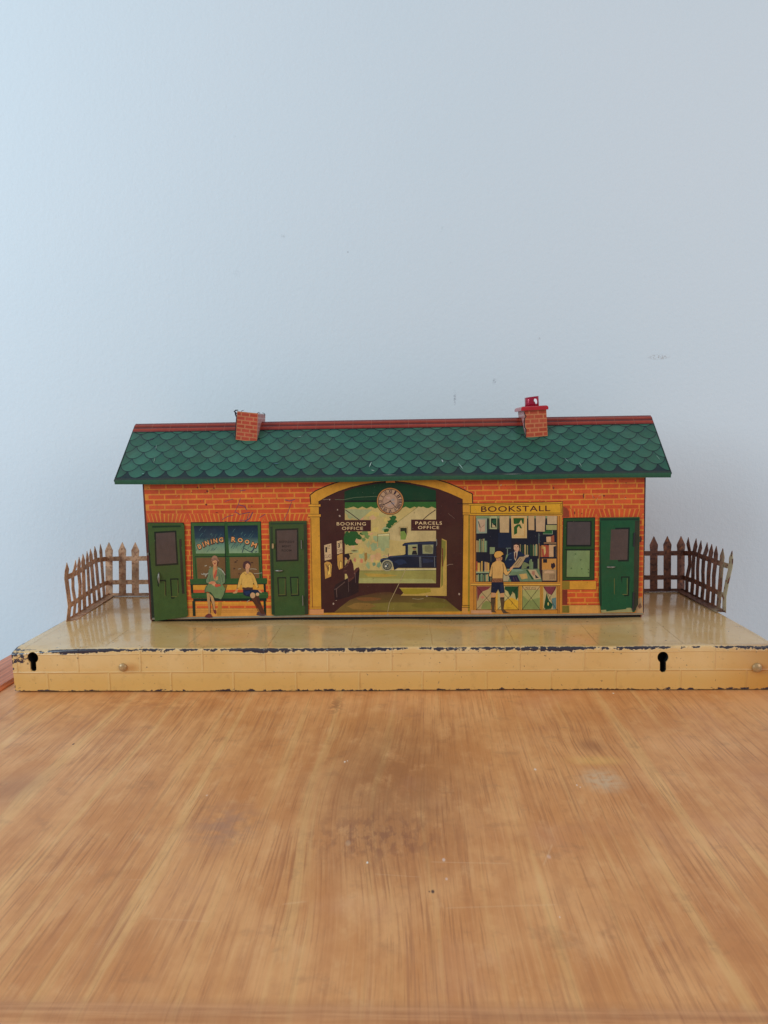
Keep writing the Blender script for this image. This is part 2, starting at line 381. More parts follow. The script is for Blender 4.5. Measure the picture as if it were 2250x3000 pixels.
# =================================================================== PLATFORM
def cream(name):
    t = NT(name); v, x, y, z = t.obj()
    n1 = t.noise(v, 14, 4, .6); n2 = t.noise(v, 90, 4, .6)
    c = t.mix(t.ss(n1, .3, .7), rgb((222, 184, 126), 1.18), rgb((212, 168, 102), 1.18))
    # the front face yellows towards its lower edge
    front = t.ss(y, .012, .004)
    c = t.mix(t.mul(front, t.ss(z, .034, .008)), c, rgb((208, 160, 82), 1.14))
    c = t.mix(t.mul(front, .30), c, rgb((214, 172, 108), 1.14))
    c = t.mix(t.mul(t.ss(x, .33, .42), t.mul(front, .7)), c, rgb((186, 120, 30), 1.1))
    # top: the fence's brown reflection painted in towards the back
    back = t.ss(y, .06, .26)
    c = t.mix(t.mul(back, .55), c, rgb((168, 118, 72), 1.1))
    c = t.mix(t.mul(t.ss(n2, .55, .75), .25), c, rgb((150, 110, 62), 1.1))
    # seams
    def seam(co, pitch, off, w):
        m = t.math('MODULO', t.add(co, 20*pitch-off), pitch)
        d = t.math('MINIMUM', m, t.math('SUBTRACT', pitch, m))
        return t.ss(d, w, 0)
    zs = .0225
    up = t.ss(z, zs-.0001, zs+.0001)
    wob = t.mul(t.add(t.noise(v, 40, 2), -.5), .0012)
    xs = t.add(x, wob)
    x_up = at(593, 1930, 0).x; x_lo = at(502, 1995, 0).x
    s1 = t.mul(seam(xs, .0693, x_up, .0017), up)
    s2 = t.mul(seam(xs, .0693, x_lo, .0017), t.math('SUBTRACT', 1, up))
    zz = t.add(z, wob)
    s3 = t.ss(t.math('ABSOLUTE', t.add(zz, -zs)), .0014, 0)
    s4 = t.mul(t.ss(t.math('ABSOLUTE', t.add(zz, -.0428)), .0008, 0), .7)
    sf = t.math('MAXIMUM', t.math('MAXIMUM', s1, s2), t.math('MAXIMUM', s3, s4))
    sf = t.mul(sf, front)
    xt = t.add(x, t.mul(t.add(t.noise(v, 9, 2), -.5), .004))
    st = t.mul(t.mul(seam(xt, .0907, onz(786, 1888, H).x, .0013), t.math('SUBTRACT', 1, front)), t.ss(y, .14, .03))
    sm = t.math('MAXIMUM', sf, st)
    c = t.mix(t.mul(sm, t.add(t.mul(n2, .30), -.06)), c, rgb((170, 122, 66), 1.1))
    # rust stains round the rivets
    for (px, py) in [(372, 1958), (2217, 1962)]:
        p = at(px, py, 0)
        c = t.mix(t.mul(t.mul(t.spot(x, z, p.x+.004, p.z, .016, .009), front), .55), c, rgb((168, 98, 36), 1.1))
    # chips: along the front top arris, the foot, ends
    ed = t.math('ABSOLUTE', t.add(z, -H+.0008))
    nA = t.noise(t.vec(t.mul(x, 1), t.mul(y, 1.6), t.mul(z, 1.6)), 150, 5, .68)
    nB = t.noise(t.vec(t.add(x, 2.0), y, z), 26, 3, .5)
    near = t.ss(t.add(ed, t.mul(y, 1.5)), .0050, .0)
    val = t.add(t.add(nA, t.mul(near, .30)), t.mul(nB, .42))
    ch = t.mul(t.ss(val, .872, .885), t.ss(near, .02, .08))
    near2 = t.ss(z, .0050, 0)
    ch2 = t.mul(t.ss(t.add(t.add(nA, t.mul(near2, .26)), t.mul(nB, .30)), .835, .85), t.ss(near2, .02, .1))
    lc = t.mul(t.ss(x, -.378, -.412), t.mul(t.ss(z, .024, .038), front))
    ch3 = t.ss(t.add(nA, t.mul(lc, .20)), .68, .69); ch3 = t.mul(ch3, t.ss(lc, .05, .3))
    sp = t.ss(t.noise(t.vec(t.add(x, 7), y, z), 240, 4, .68), .655, .68)
    chips = t.math('MAXIMUM', t.math('MAXIMUM', ch, ch2), t.math('MAXIMUM', ch3, t.mul(sp, .8)))
    e_side = t.math('MAXIMUM', t.ss(x, -W2+.0014, -W2+.0002), t.ss(x, W2-.0014, W2-.0002))
    ch4 = t.mul(t.mul(t.ss(t.add(nA, nB), .98, 1.02), e_side), 1.0)
    chips = t.math('MAXIMUM', chips, ch4)
    # pale primer halo round the chips
    halo = t.mul(t.ss(val, .79, .82), t.ss(near, .02, .08))
    c = t.mix(t.mul(halo, .45), c, rgb((226, 204, 158), 1.1))
    c = t.mix(chips, c, rgb((46, 40, 48), 1.1))
    # foot line: contact shade painted into the enamel
    c = t.mix(t.mul(t.ss(z, .0018, .0002), .8), c, rgb((50, 36, 30), 1.0))
    hgt = t.add(t.mul(sm, .8), t.mul(t.noise(v, 22, 2), t.add(t.mul(front, 1.2), .22)))
    hgt = t.add(hgt, t.mul(chips, -.25))
    fine = t.bump(t.noise(t.vec(x, t.mul(y, 1), z), 600, 2), .05, .0003)
    nb = t.bump(hgt, .60, .0012, fine)
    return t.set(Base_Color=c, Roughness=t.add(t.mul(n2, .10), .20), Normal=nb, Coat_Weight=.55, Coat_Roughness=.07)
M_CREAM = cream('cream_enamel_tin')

import bmesh
def platform():
    nx, ny = 84, 30; r = .0022
    bm = bmesh.new()
    # cross-section in y,z from the front foot, over the top, to the back foot
    prof = [(0, 0), (0, .006), (0, .012), (0, .018), (0, .0225), (0, .030), (0, .036), (0, .042)]
    for i in range(5):
        a = math.pi/2*i/4; prof.append((r-r*math.cos(a), H-r+r*math.sin(a)))
    for i in range(1, ny): prof.append((r+(D-2*r)*i/ny, H))
    for i in range(5):
        a = math.pi/2*i/4; prof.append((D-r+r*math.sin(a), H-r+r*math.cos(a)))
    prof.append((D, 0))
    rows = []
    for k in range(nx+1):
        xx = -W2 + 2*W2*k/nx; row = []
        for (yy, zz) in prof:
            X, Y, Z = xx, yy, zz
            fz = zz/H
            Z += fz*(.0006*math.sin(xx*17+yy*20)+.0005*math.sin(xx*41+1))*min(1, yy/.03+.3)
            Y += (.0006*math.sin(xx*23+.7)+.0004*math.sin(xx*61))*fz*(1 if yy < .01 else .2)
            d = max(0, 1-(xx+W2)/.06)                   # dinted front-left corner
            Z -= .0040*d*fz*max(0, 1-yy/.012)
            if k == 0: X -= .0012*fz*max(0, 1-yy/.05)
            if zz < .001 and yy < .1: Z += .0013+.0005*math.sin(xx*13)+.0003*math.sin(xx*57)
            row.append(bm.verts.new((X, Y, Z)))
        rows.append(row)
    n = len(prof)
    for k in range(nx):
        for i in range(n-1): bm.faces.new((rows[k][i], rows[k+1][i], rows[k+1][i+1], rows[k][i+1]))
        bm.faces.new((rows[k][n-1], rows[k+1][n-1], rows[k+1][0], rows[k][0]))
    bm.faces.new(rows[0]); bm.faces.new(list(reversed(rows[-1])))
    bmesh.ops.recalc_face_normals(bm, faces=bm.faces)
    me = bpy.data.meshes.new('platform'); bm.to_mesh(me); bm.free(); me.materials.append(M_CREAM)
    o = bpy.data.objects.new('platform', me); COL.objects.link(o)
    return o
plat = platform(); plat.parent = ROOT
def key_outline(cx, cy, r, sw, yb, tilt=0):
    P = []
    a0 = math.asin(sw/2/r)
    for i in range(21):
        a = math.pi/2 - a0 - (2*math.pi-2*a0)*i/20
        P.append((cx+r*math.cos(a), cy+r*math.sin(a)))
    P += [(cx-sw/2, yb-sw*.35), (cx-sw*.3, yb-sw*.05), (cx, yb), (cx+sw*.3, yb-sw*.05), (cx+sw/2, yb-sw*.35)]
    return [(p[0]+(p[1]-cy)*tilt, p[1]) for p in P]
def prism(outline, y0, y1, Yp=0.0):
    V = [at(p[0], p[1], Yp) for p in outline]; n = len(V)
    VV = [Vector((v.x, y0, v.z)) for v in V] + [Vector((v.x, y1, v.z)) for v in V]
    Fc = [tuple(range(n)), tuple(range(2*n-1, n-1, -1))] + [(i, n+i, n+(i+1) % n, (i+1) % n) for i in range(n)]
    return VV, Fc
keys = [key_outline(96, 1927, 16.2, 18, 1967, .06), key_outline(1942.7, 1926, 16.5, 19, 1970)]
for ko in keys:
    VV, Fc = prism(ko, -.01, .014)
    cut = mesh_obj('cutter', VV, Fc, M_BLACK)
    bm = bmesh.new(); bm.from_mesh(cut.data); bmesh.ops.recalc_face_normals(bm, faces=bm.faces); bm.to_mesh(cut.data); bm.free()
    md = plat.modifiers.new('b', 'BOOLEAN'); md.object = cut; md.operation = 'DIFFERENCE'; md.solver = 'EXACT'
    dg = bpy.context.evaluated_depsgraph_get()
    nm = bpy.data.meshes.new_from_object(plat.evaluated_get(dg))
    plat.modifiers.clear(); plat.data = nm; bpy.data.objects.remove(cut)
    # black lining added to paint the shade inside the hole
    V = [at(p[0], p[1], 0) for p in ko]; c = sum(V, Vector())/len(V); n = len(V)
    V = [c+(v-c)*.985 for v in V]
    VV = [(v.x, .0016, v.z) for v in V] + [(v.x, .0135, v.z) for v in V]
    Fc = [tuple(range(n, 2*n))] + [(i, n+i, n+(i+1) % n, (i+1) % n) for i in range(n)]
    mesh_obj('keyhole', VV, Fc, M_BLACK, plat)
plat.data.name = 'platform'
for p in plat.data.polygons: p.use_smooth = True
try: plat.data.set_sharp_from_angle(angle=math.radians(50))
except Exception: pass
def dome(name, c, r, h, mat, parent, label=None):
    V = []; Fc = []; ns = 20
    prof = [(1, 0), (1, .35), (.93, .62), (.78, .80), (.66, .82), (.58, .92), (.3, 1.0)]
    for (a, b) in prof:
        for i in range(ns):
            q = 2*math.pi*i/ns; V.append((c.x+r*a*math.cos(q), c.y-h*b, c.z+r*a*math.sin(q)))
    for k in range(len(prof)-1):
        for i in range(ns): j = (i+1) % ns; Fc.append((k*ns+i, k*ns+j, (k+1)*ns+j, (k+1)*ns+i))
    Fc.append(tuple((len(prof)-1)*ns+i for i in range(ns)))
    return mesh_obj(name, V, Fc, mat, parent, smooth=True, label=label)
M_RIVET = plain_mat('painted_rivet', (168, 136, 92), .3, .25, .4, 700)
dome('rivet', at(360, 1955, 0)+Vector((0, .0004, 0)), .0046, .0028, M_RIVET, plat)
dome('rivet', at(2217, 1955, 0)+Vector((0, .0004, 0)), .0052, .0040, M_RIVET, plat)

# =================================================================== BUILDING
FR = flat_surf(YW-.0006, 1)      # printed front face
# front wall sheet: outline from the photo's corners
wall_pts = [(417, 1402), (1892, 1375), (1885, 1801), (1700, 1803), (1420, 1806), (1140, 1807), (900, 1808), (700, 1811), (560, 1813.5), (441, 1816)]
art = Art(FR)
MORT = (208, 126, 46); BRK = (198, 78, 34)
art.poly(wall_pts, MORT, layer=0, raw=True)
# bricks in rows (world units on the wall plane)
zt = at(1150, 1396, YW).z; pitch = .00638; bl = .0204; zb = at(1150, 1800, YW).z
z0 = zt; r = 0
while z0 - pitch > zb:
    xx = XL + .001 - random.uniform(0, .6)*bl + (bl*.5 if r % 2 else 0)
    while xx < XR:
        w = bl*random.uniform(.93, 1.06)
        a, b = max(xx, XL+.0012), min(xx+w-.0017, XR-.0012)
        if b-a > .003:
            q = random.uniform(-1, 1)
            col = (BRK[0]+q*8, BRK[1]+q*7, BRK[2]+q*4)
            j = lambda: random.uniform(-.00018, .00018)
            P = [(a+j(), z0+j()), (b+j(), z0+j()), (b+j(), z0-pitch+.00165+j()), (a+j(), z0-pitch+.00165+j())]
            n = len(art.V); art.V += [Vector((p[0], YW-.0006-STEP, p[1])) for p in P]
            art.Fc.append([n, n+1, n+2, n+3]); art.C.append([rgb(col) if random.random() < .8 else rgb((col[0]-8, col[1]-6, col[2])) for _ in range(4)])
        xx += w
    z0 -= pitch; r += 1
FR.put((0, 0, 3000, 3000), 1)
# printed flat arches of upright bricks over the doors and windows
def lintel(fr, x0, x1, yt, yb_, n, c0, c1):
    art.f(fr); art.rect(x0, yt, x1, yb_, MORT)
    L = None
    for i in range(n):
        a = x0+(x1-x0)*(i+.10)/n; b = x0+(x1-x0)*(i+.86)/n
        m = (a+b)/2; cc = c0 if m < (x0+x1)/2 and c0 is not None else c1
        sk = (m-cc)*.22; sk = max(-22, min(22, sk))
        w = b-a
        pts = [(a+sk*.9, yt+2), (b+sk*.9, yt+2), (b-sk*.1, yb_-1), (a-sk*.1, yb_-1)]
        q = random.uniform(-6, 6)
        if L is None: L = art.poly(pts, (BRK[0]+q, BRK[1]+q, BRK[2])); FR.rec.pop(); 
        else: art.poly(pts, (BRK[0]+q, BRK[1]+q, BRK[2]), layer=L)
    FR.put((*art.X((x0, yt)), *art.X((x1, yb_))), L)
lintel(ZA, 90, 470, 398, 478, 11, None, 280)
lintel(ZA, 480, 1180, 398, 476, 19, None, 830)
lintel(ZA, 1190, 1590, 398, 470, 10, None, 1410)
lintel(ZC, 905, 1140, 326, 402, 8, None, 1000)
lintel(ZC, 1150, 1545, 326, 400, 10, None, 1350)
# sill courses, plinth
art.f(ZA)
art.rect(470, 1222, 1260, 1248, (212, 140, 44)); art.rect(478, 1280, 1258, 1356, (210, 140, 58))
for yy in (1283, 1300, 1317): art.line([(480, yy), (1255, yy)], 3, (120, 56, 24))
art.poly([(765, 1222), (800, 1222), (790, 1352), (750, 1352)], (176, 118, 40))
art.f(ZC)
art.rect(815, 1165, 1180, 1232, (206, 146, 70)); art.line([(815, 1163), (1178, 1163)], 4, (120, 50, 22))
art.rect(815, 955, 1145, 1028, (204, 140, 44)); art.line([(915, 1029), (1146, 1029), (1146, 955)], 4, (110, 44, 22))
# shadow of the bookstall printed on the wall
art.poly([(845, 300), (890, 320), (910, 350), (914, 400), (845, 400)], (140, 58, 32))
art.rect(818, 955, 915, 1028, (134, 108, 34)); art.rect(818, 1030, 895, 1160, (120, 44, 28)); art.rect(818, 1168, 912, 1230, (116, 100, 34))
# worn grey bottom fold
art.poly([(445, 1810), (560, 1807.5), (700, 1805), (900, 1802), (1140, 1801), (1420, 1800), (1700, 1797.5), (1884, 1795.5),
          (1885, 1800.5), (1700, 1802.5), (1420, 1805.5), (1140, 1806.5), (900, 1807.5), (700, 1810.5), (560, 1813), (441, 1815.5)], (132, 124, 104), raw=True)
# left and right arris
art.poly([(417, 1412), (421, 1412), (432, 1560), (446, 1815), (441, 1815)], (96, 44, 34), raw=True)
art.poly([(1888, 1400), (1892, 1400), (1886, 1795), (1883, 1795)], (60, 36, 40), raw=True)
art.poly([(1862, 1795), (1866, 1760), (1872, 1752), (1881, 1750), (1884, 1795)], (176, 140, 100), raw=True)
art.poly([(1868, 1776), (1876, 1766), (1881, 1778), (1874, 1784)], (120, 84, 66), raw=True)
# scratches
SCR = (96, 62, 84)
art.f(ZA)
for pts, w in [([(972, 255), (945, 330), (915, 390)], 4), ([(955, 315), (1010, 330), (1030, 365)], 7), ([(1085, 385), (1060, 440), (1000, 485)], 9),
               ([(920, 380), (965, 405), (1060, 385)], 6), ([(800, 455), (850, 425), (910, 410)], 5), ([(825, 285), (870, 270), (905, 262)], 4),
               ([(1450, 285), (1420, 370), (1380, 455)], 4), ([(1385, 268), (1430, 280), (1480, 265)], 8), ([(1150, 435), (1205, 402)], 6),
               ([(965, 185), (1020, 178)], 6), ([(1050, 400), (1030, 460), (960, 460)], 5)]:
    art.line(pts, w, SCR)
for (a, b, c, d) in [(516, 202, 6, 4), (571, 155, 8, 8), (597, 150, 4, 6), (662, 190, 10, 10), (724, 160, 9, 6), (650, 314, 10, 9), (750, 388, 12, 4), (835, 470, 9, 4), (640, 205, 6, 4)]:
    art.blob(a, b, c, d, (110, 40, 26))
art.f(ZC)
for (a, b, c, d) in [(776, 148, 5, 12), (1036, 215, 5, 20), (1213, 214, 10, 8), (957, 362, 5, 12), (1530, 590, 14, 26), (1020, 370, 5, 5)]:
    art.blob(a, b, c, d, (100, 46, 34))
art.f((890, 1380, 3.19)); art.poly([(55, 1180), (85, 1220), (95, 1250), (70, 1240), (58, 1215)], (170, 140, 120))
random.seed(77)
art.f((0, 0, 1))
for i in range(60):
    px = random.uniform(430, 1880); py = random.uniform(1405, 1500)
    art.blob(px, py, random.uniform(.6, 1.8), random.uniform(.6, 2.2), random.choice([(90, 40, 26), (120, 60, 34), (200, 160, 120), (70, 40, 34)]), n=6)
for i in range(12):
    px = random.uniform(450, 1860); py = random.uniform(1405, 1495); q = random.uniform(-1.5, 1.5); L_ = random.uniform(5, 18)
    art.line([(px, py), (px+L_*math.cos(q), py+L_*math.sin(q))], .9, random.choice([(96, 62, 70), (190, 150, 110)]))
FW_OBJ = art.build('front_wall', ROOT)
# backing sheet of the front wall
V = [at(p[0], p[1], YW) for p in wall_pts]; n = len(V)
VV = [Vector((v.x, YW-.00055, v.z)) for v in V] + [Vector((v.x, YW+.0002, v.z)) for v in V]
Fc = [tuple(range(n)), tuple(range(2*n-1, n-1, -1))] + [(i, (i+1) % n, n+(i+1) % n, n+i) for i in range(n)]
mesh_obj('backing_sheet', VV, Fc, M_EDGE, FW_OBJ)

# ---- archway picture
a = Art(FR, ZB)
YEL = (200, 138, 40); YD = (160, 100, 26)
outer = [(58, 1340), (62, 700), (58, 225), (110, 185), (200, 145), (290, 112), (390, 84), (520, 60), (700, 46), (900, 46), (1100, 60), (1250, 84), (1350, 112), (1450, 155), (1578, 215), (1580, 700), (1575, 1330)]
a.poly(outer, YEL)
a.line([(66, 310), (58, 225), (110, 185), (200, 145), (290, 112), (390, 84), (470, 68)], 9, K)
a.line([(1170, 68), (1250, 82), (1350, 112), (1450, 155), (1575, 213), (1578, 300)], 9, K)
inner = [(165, 1325), (150, 900), (140, 285), (220, 238), (320, 192), (430, 155), (560, 125), (680, 105), (760, 98), (870, 98), (1000, 112), (1130, 135), (1260, 168), (1370, 210), (1485, 262), (1490, 700), (1478, 1310)]
MAR = (62, 26, 20)
a.poly(inner, MAR)
a.line(inner[1:11], 6, K); 
a.rect(765, 80, 855, 122, (206, 130, 56)); a.line([(765, 84), (765, 122), (855, 122), (855, 84)], 4, K)
a.poly([(380, 192), (470, 158), (560, 138), (700, 116), (800, 108), (900, 112), (1030, 130), (1140, 155), (1235, 182), (1235, 285), (380, 295)], (12, 52, 26))
a.rect(380, 274, 1238, 296, (16, 24, 16))
# landscape
a.rect(384, 294, 1236, 1048, (188, 160, 96))
zig = [(384, 292), (1236, 286), (1236, 335)]
for i in range(21):
    zig.append((1236-42*i*.965, 350 if i % 2 == 0 else 332))
zig[-1] = (392, 352)
a.poly(zig + [(384, 345)], (44, 92, 34))
random.seed(11)
cols = [(196, 160, 104), (202, 158, 112), (178, 160, 98), (160, 158, 104), (196, 168, 92), (150, 160, 112), (206, 150, 110)]
for i in range(46):
    cx, cy = random.uniform(410, 800), random.uniform(380, 880)
    a.blob(cx, cy, random.uniform(14, 42), random.uniform(12, 34), random.choice(cols))
a.poly([(385, 355), (640, 360), (520, 460), (430, 430), (385, 390)], (158, 156, 108))
for (cx, cy, rx, ry) in [(430, 630, 48, 68), (480, 600, 40, 38), (520, 625, 24, 18), (455, 680, 44, 20), (405, 590, 22, 30), (545, 585, 18, 12)]:
    a.blob(cx, cy, rx, ry, (34, 82, 32))
for (cx, cy, rx, ry) in [(575, 580, 34, 22), (590, 610, 24, 20), (560, 640, 18, 14)]: a.blob(cx, cy, rx, ry, (110, 130, 70))
a.poly([(790, 545), (1070, 332), (1140, 345), (1236, 350), (1236, 660), (930, 660), (800, 640)], (190, 164, 110))
a.line([(775, 556), (930, 438), (1068, 334)], 4, (132, 118, 66))
for (cx, cy, rx, ry) in [(835, 440, 34, 22), (820, 480, 36, 24), (795, 510, 26, 26), (770, 555, 24, 14), (850, 470, 20, 14)]:
    a.blob(cx, cy, rx, ry, (38, 84, 34))
a.poly([(690, 590), (800, 582), (803, 600), (690, 606)], (196, 184, 130)); a.line([(690, 660), (690, 590), (802, 582), (802, 640)], 4, (112, 100, 56))
a.rect(694, 608, 800, 720, (158, 160, 108))
a.poly([(902, 530), (962, 530), (962, 600), (902, 605)], (40, 40, 20)); a.poly([(902, 565), (940, 560), (962, 600), (950, 640), (905, 640)], (118, 136, 60))
a.line([(892, 600), (892, 524), (968, 522), (968, 580)], 4, (140, 110, 60))
for (cx, cy, rx, ry, c) in [(540, 840, 14, 24, (200, 120, 84)), (478, 830, 12, 18, (190, 120, 90)), (580, 800, 14, 40, (150, 110, 50)), (655, 870, 14, 18, (110, 130, 96)), (600, 880, 20, 30, (150, 160, 110)), (690, 800, 30, 40, (196, 150, 100)), (700, 880, 16, 30, (120, 140, 100)), (470, 745, 26, 6, (96, 76, 40)), (440, 770, 16, 5, (96, 76, 40))]:
    a.blob(cx, cy, rx, ry, c)
# road
a.poly([(505, 935), (1236, 925), (1236, 1046), (505, 1046)], (150, 138, 70)); a.poly([(560, 955), (760, 960), (880, 975), (760, 990), (600, 985)], (176, 140, 58))
a.poly([(870, 912), (1236, 910), (1236, 924), (840, 930)], (200, 180, 130)); a.line([(510, 932), (720, 932), (1236, 926)], 4, (80, 84, 40))
a.poly([(520, 1000), (900, 1005), (1200, 1010), (1236, 1046), (520, 1046)], (164, 156, 92))
# floor
a.poly([(285, 1318), (350, 1265), (430, 1205), (520, 1170), (680, 1135), (800, 1130), (920, 1160), (1100, 1165), (1320, 1195), (1440, 1295), (1472, 1312)],
       [(110, 80, 34), (112, 84, 36), (104, 72, 34), (84, 56, 28), (78, 44, 26), (84, 50, 28), (92, 66, 30), (96, 72, 30), (96, 80, 28), (120, 100, 36), (132, 110, 44)])
a.blob(860, 1265, 330, 36, (126, 108, 42), j=.12); a.blob(1180, 1255, 170, 30, (112, 98, 34), j=.15); a.blob(540, 1262, 120, 34, (138, 100, 44), j=.15)
a.blob(600, 1195, 110, 18, (120, 74, 34), j=.15)
a.poly([(890, 1090), (1275, 1090), (1290, 630), (1335, 650), (1335, 1166), (905, 1164), (940, 1130)], (188, 150, 72))
a.poly([(1288, 640), (1326, 655), (1326, 780), (1300, 900), (1300, 1060), (1284, 1085)], (126, 118, 46)); a.rect(1290, 720, 1302, 890, (110, 60, 30))
a.poly([(900, 1096), (1180, 1096), (1190, 1130), (1060, 1150), (940, 1150)], (156, 132, 34))
# columns
CY_ = (204, 142, 44)
a.poly([(66, 432), (148, 432), (163, 1270), (84, 1270)], CY_); a.line([(150, 440), (166, 1270)], 5, K); a.line([(66, 440), (82, 1275)], 5, (120, 40, 20))
a.rect(62, 330, 140, 404, CY_); a.rect(44, 312, 156, 332, (212, 146, 44)); a.line([(44, 333), (156, 333)], 4, K); a.line([(44, 311), (156, 311)], 3, K)
a.rect(40, 404, 158, 426, (212, 146, 44)); a.line([(40, 428), (158, 428)], 4, K); a.line([(40, 403), (158, 403)], 3, K)
a.rect(48, 1292, 186, 1338, (206, 138, 84)); a.line([(60, 1270), (172, 1270)], 4, (130, 50, 24)); a.line([(48, 1290), (186, 1290)], 4, (130, 50, 24))
a.poly([(1492, 410), (1538, 410), (1532, 1250), (1480, 1250)], CY_); a.poly([(1540, 410), (1578, 410), (1570, 1310), (1534, 1310)], (138, 116, 30))
a.line([(1491, 410), (1480, 1255)], 5, K); a.rect(1492, 312, 1544, 390, CY_); a.line([(1478, 304), (1640, 306)], 4, K); a.line([(1478, 316), (1556, 316)], 4, K)
a.line([(1476, 390), (1560, 392)], 4, K); a.line([(1476, 410), (1560, 410)], 4, K)
a.rect(1480, 1275, 1534, 1330, (206, 142, 66)); a.line([(1476, 1256), (1570, 1256)], 4, K); a.line([(1476, 1274), (1570, 1274)], 4, K)
a.line([(990, 800), (960, 900), (915, 1000), (850, 1130), (800, 1230), (784, 1315)], 5, (176, 150, 104))
a.line([(1335, 885), (1360, 872), (1395, 870)], 4, (150, 120, 100)); a.line([(1015, 1192), (1070, 1198), (1120, 1192)], 3, (176, 160, 120)); a.line([(1350, 395), (1410, 445)], 3, (110, 84, 70))
a.line([(180, 268), (250, 262)], 3, (150, 130, 110)); a.line([(290, 266), (370, 268), (480, 246), (690, 236)], 3, (110, 118, 86))
for (cx, cy, r) in [(305, 1192, 14), (278, 1240, 8), (316, 362, 6), (336, 420, 8), (1452, 1150, 9), (785, 1340, 7), (242, 268, 5), (1150, 1168, 7)]:
    a.blob(cx, cy, r, r*1.2, (168, 140, 120))
ARCH = a.build('archway_picture', FW_OBJ)

# printed car
a = Art(FR, ZB); NV = (18, 24, 42); NV2 = (32, 42, 66)
a.poly([(712, 842), (720, 822), (745, 812), (780, 812), (800, 795), (935, 783), (950, 775), (950, 698), (925, 700), (920, 690), (940, 672), (1000, 664), (1180, 655), (1238, 655), (1240, 905), (880, 905), (845, 925), (835, 880), (800, 845), (750, 845), (728, 870), (722, 850)], NV)
a.poly([(930, 692), (945, 676), (1000, 668), (1215, 660), (1215, 676), (960, 688)], NV2)
for pts in [[(975, 690), (1062, 685), (1064, 780), (975, 782)], [(1108, 690), (1210, 688), (1206, 772), (1112, 772)]]:
    a.poly(pts, (150, 144, 96)); a.frame(pts, 4, (120, 126, 110))
a.poly([(1130, 700), (1180, 690), (1210, 720), (1190, 765), (1130, 750)], (120, 116, 80))
a.blob(1034, 722, 14, 16, (150, 104, 70), j=.1); a.rect(1014, 706, 1054, 720, (22, 22, 26)); a.poly([(1008, 780), (1018, 745), (1050, 742), (1062, 780)], (22, 22, 28))
a.line([(800, 803), (950, 792), (1240, 798)], 5, (60, 72, 96)); a.line([(1080, 800), (1086, 900)], 4, (130, 130, 126)); a.line([(1092, 800), (1096, 900)], 4, (130, 130, 126))
a.line([(1220, 800), (1224, 895)], 4, (120, 122, 122)); a.line([(740, 800), (748, 792), (768, 795), (770, 810)], 4, (150, 144, 130)); a.poly([(1110, 815), (1210, 830), (1210, 850), (1115, 860)], NV2)
a.blob(900, 850, 60, 22, NV2); a.line([(792, 770), (790, 800)], 4, (60, 60, 60)); a.line([(715, 840), (728, 824), (790, 822), (830, 850)], 5, (70, 84, 110))
a.line([(1240, 635), (1244, 680), (1238, 700)], 4, (150, 150, 140))
a.build('printed_car', FW_OBJ, label='dark blue vintage saloon car printed inside the archway')
a = Art(FR, ZB)
a.ell(780, 882, 54, 54, (160, 148, 112), n=24); a.ell(780, 882, 43, 43, (40, 44, 44), n=24); a.ell(780, 882, 36, 36, (120, 112, 88), n=20)
for i in range(8):
    q = i*math.pi/4+.2; a.line([(780+10*math.cos(q), 882+10*math.sin(q)), (780+35*math.cos(q), 882+35*math.sin(q))], 3, (46, 50, 46))
a.ell(775, 882, 17, 20, (66, 72, 72)); a.ell(768, 888, 8, 8, (226, 214, 190)); a.ell(780, 870, 5, 4, (210, 200, 180))
a.build('printed_wheel', FW_OBJ)

# booking office desk, tickets, clerk
a = Art(FR, ZB)
a.poly([(280, 1106), (300, 1060), (410, 1000), (510, 900), (522, 915), (512, 1050), (512, 1130), (420, 1175), (290, 1210)], (40, 18, 20))
a.poly([(410, 998), (430, 975), (490, 905), (512, 898), (520, 912), (485, 955), (470, 1000), (420, 1040)], (84, 44, 34))
a.line([(285, 1105), (305, 1100), (385, 1035)], 4, (120, 90, 80)); a.line([(305, 1100), (310, 1180)], 4, (120, 90, 80)); a.line([(415, 1000), (480, 950)], 4, (140, 108, 90))
a.line([(415, 1005), (420, 1130)], 3, (110, 84, 76)); a.line([(482, 955), (484, 1045)], 3, (110, 84, 76))
for pts, c in [([(190, 693), (257, 676), (260, 822), (196, 838)], (196, 160, 116)), ([(308, 656), (358, 645), (362, 762), (312, 778)], (196, 160, 116))]: a.poly(pts, c)
a.poly([(192, 860), (215, 845), (245, 852), (262, 875), (255, 985), (200, 1008)], (196, 142, 66)); a.poly([(312, 790), (340, 775), (362, 770), (366, 905), (330, 922), (316, 880)], (190, 138, 66))
for pts in [[(222, 970), (224, 900), (238, 868), (250, 880), (252, 960)], [(334, 905), (336, 850), (346, 838), (356, 850), (356, 900)]]: a.poly(pts, (222, 176, 84)); a.line(pts, 3, K)
for i in range(9):
    a.line([(200+i*4, 875+i*8), (212+i*3, 868+i*4)], 3, (110, 70, 40))
a.text('1', 210, 735, 50, 16, K, embolden=.02); a.text('ST', 234, 705, 20, 26, K); a.line([(222, 725), (246, 722)], 3, K); a.text('CLASS', 226, 795, 34, 58, (90, 56, 60), rot=-.12)
a.text('3', 328, 695, 42, 20, K, embolden=.03); a.text('RD', 347, 668, 18, 20, K); a.text('CLASS', 336, 742, 28, 44, K, rot=-.25)
a.build('printed_notices', FW_OBJ, label='first and third class ticket notices over the arched booking hatches')
a = Art(FR, ZB)
a.poly([(372, 905), (400, 860), (440, 820), (462, 870), (468, 920), (470, 985), (420, 1010), (400, 960), (360, 960)], (66, 30, 26))
a.ell(400, 802, 26, 28, (38, 18, 22)); a.poly([(384, 805), (402, 812), (405, 828), (392, 832), (384, 820)], (188, 130, 90)); a.poly([(385, 775), (420, 768), (432, 800), (420, 830), (405, 810), (380, 795)], (34, 16, 20))
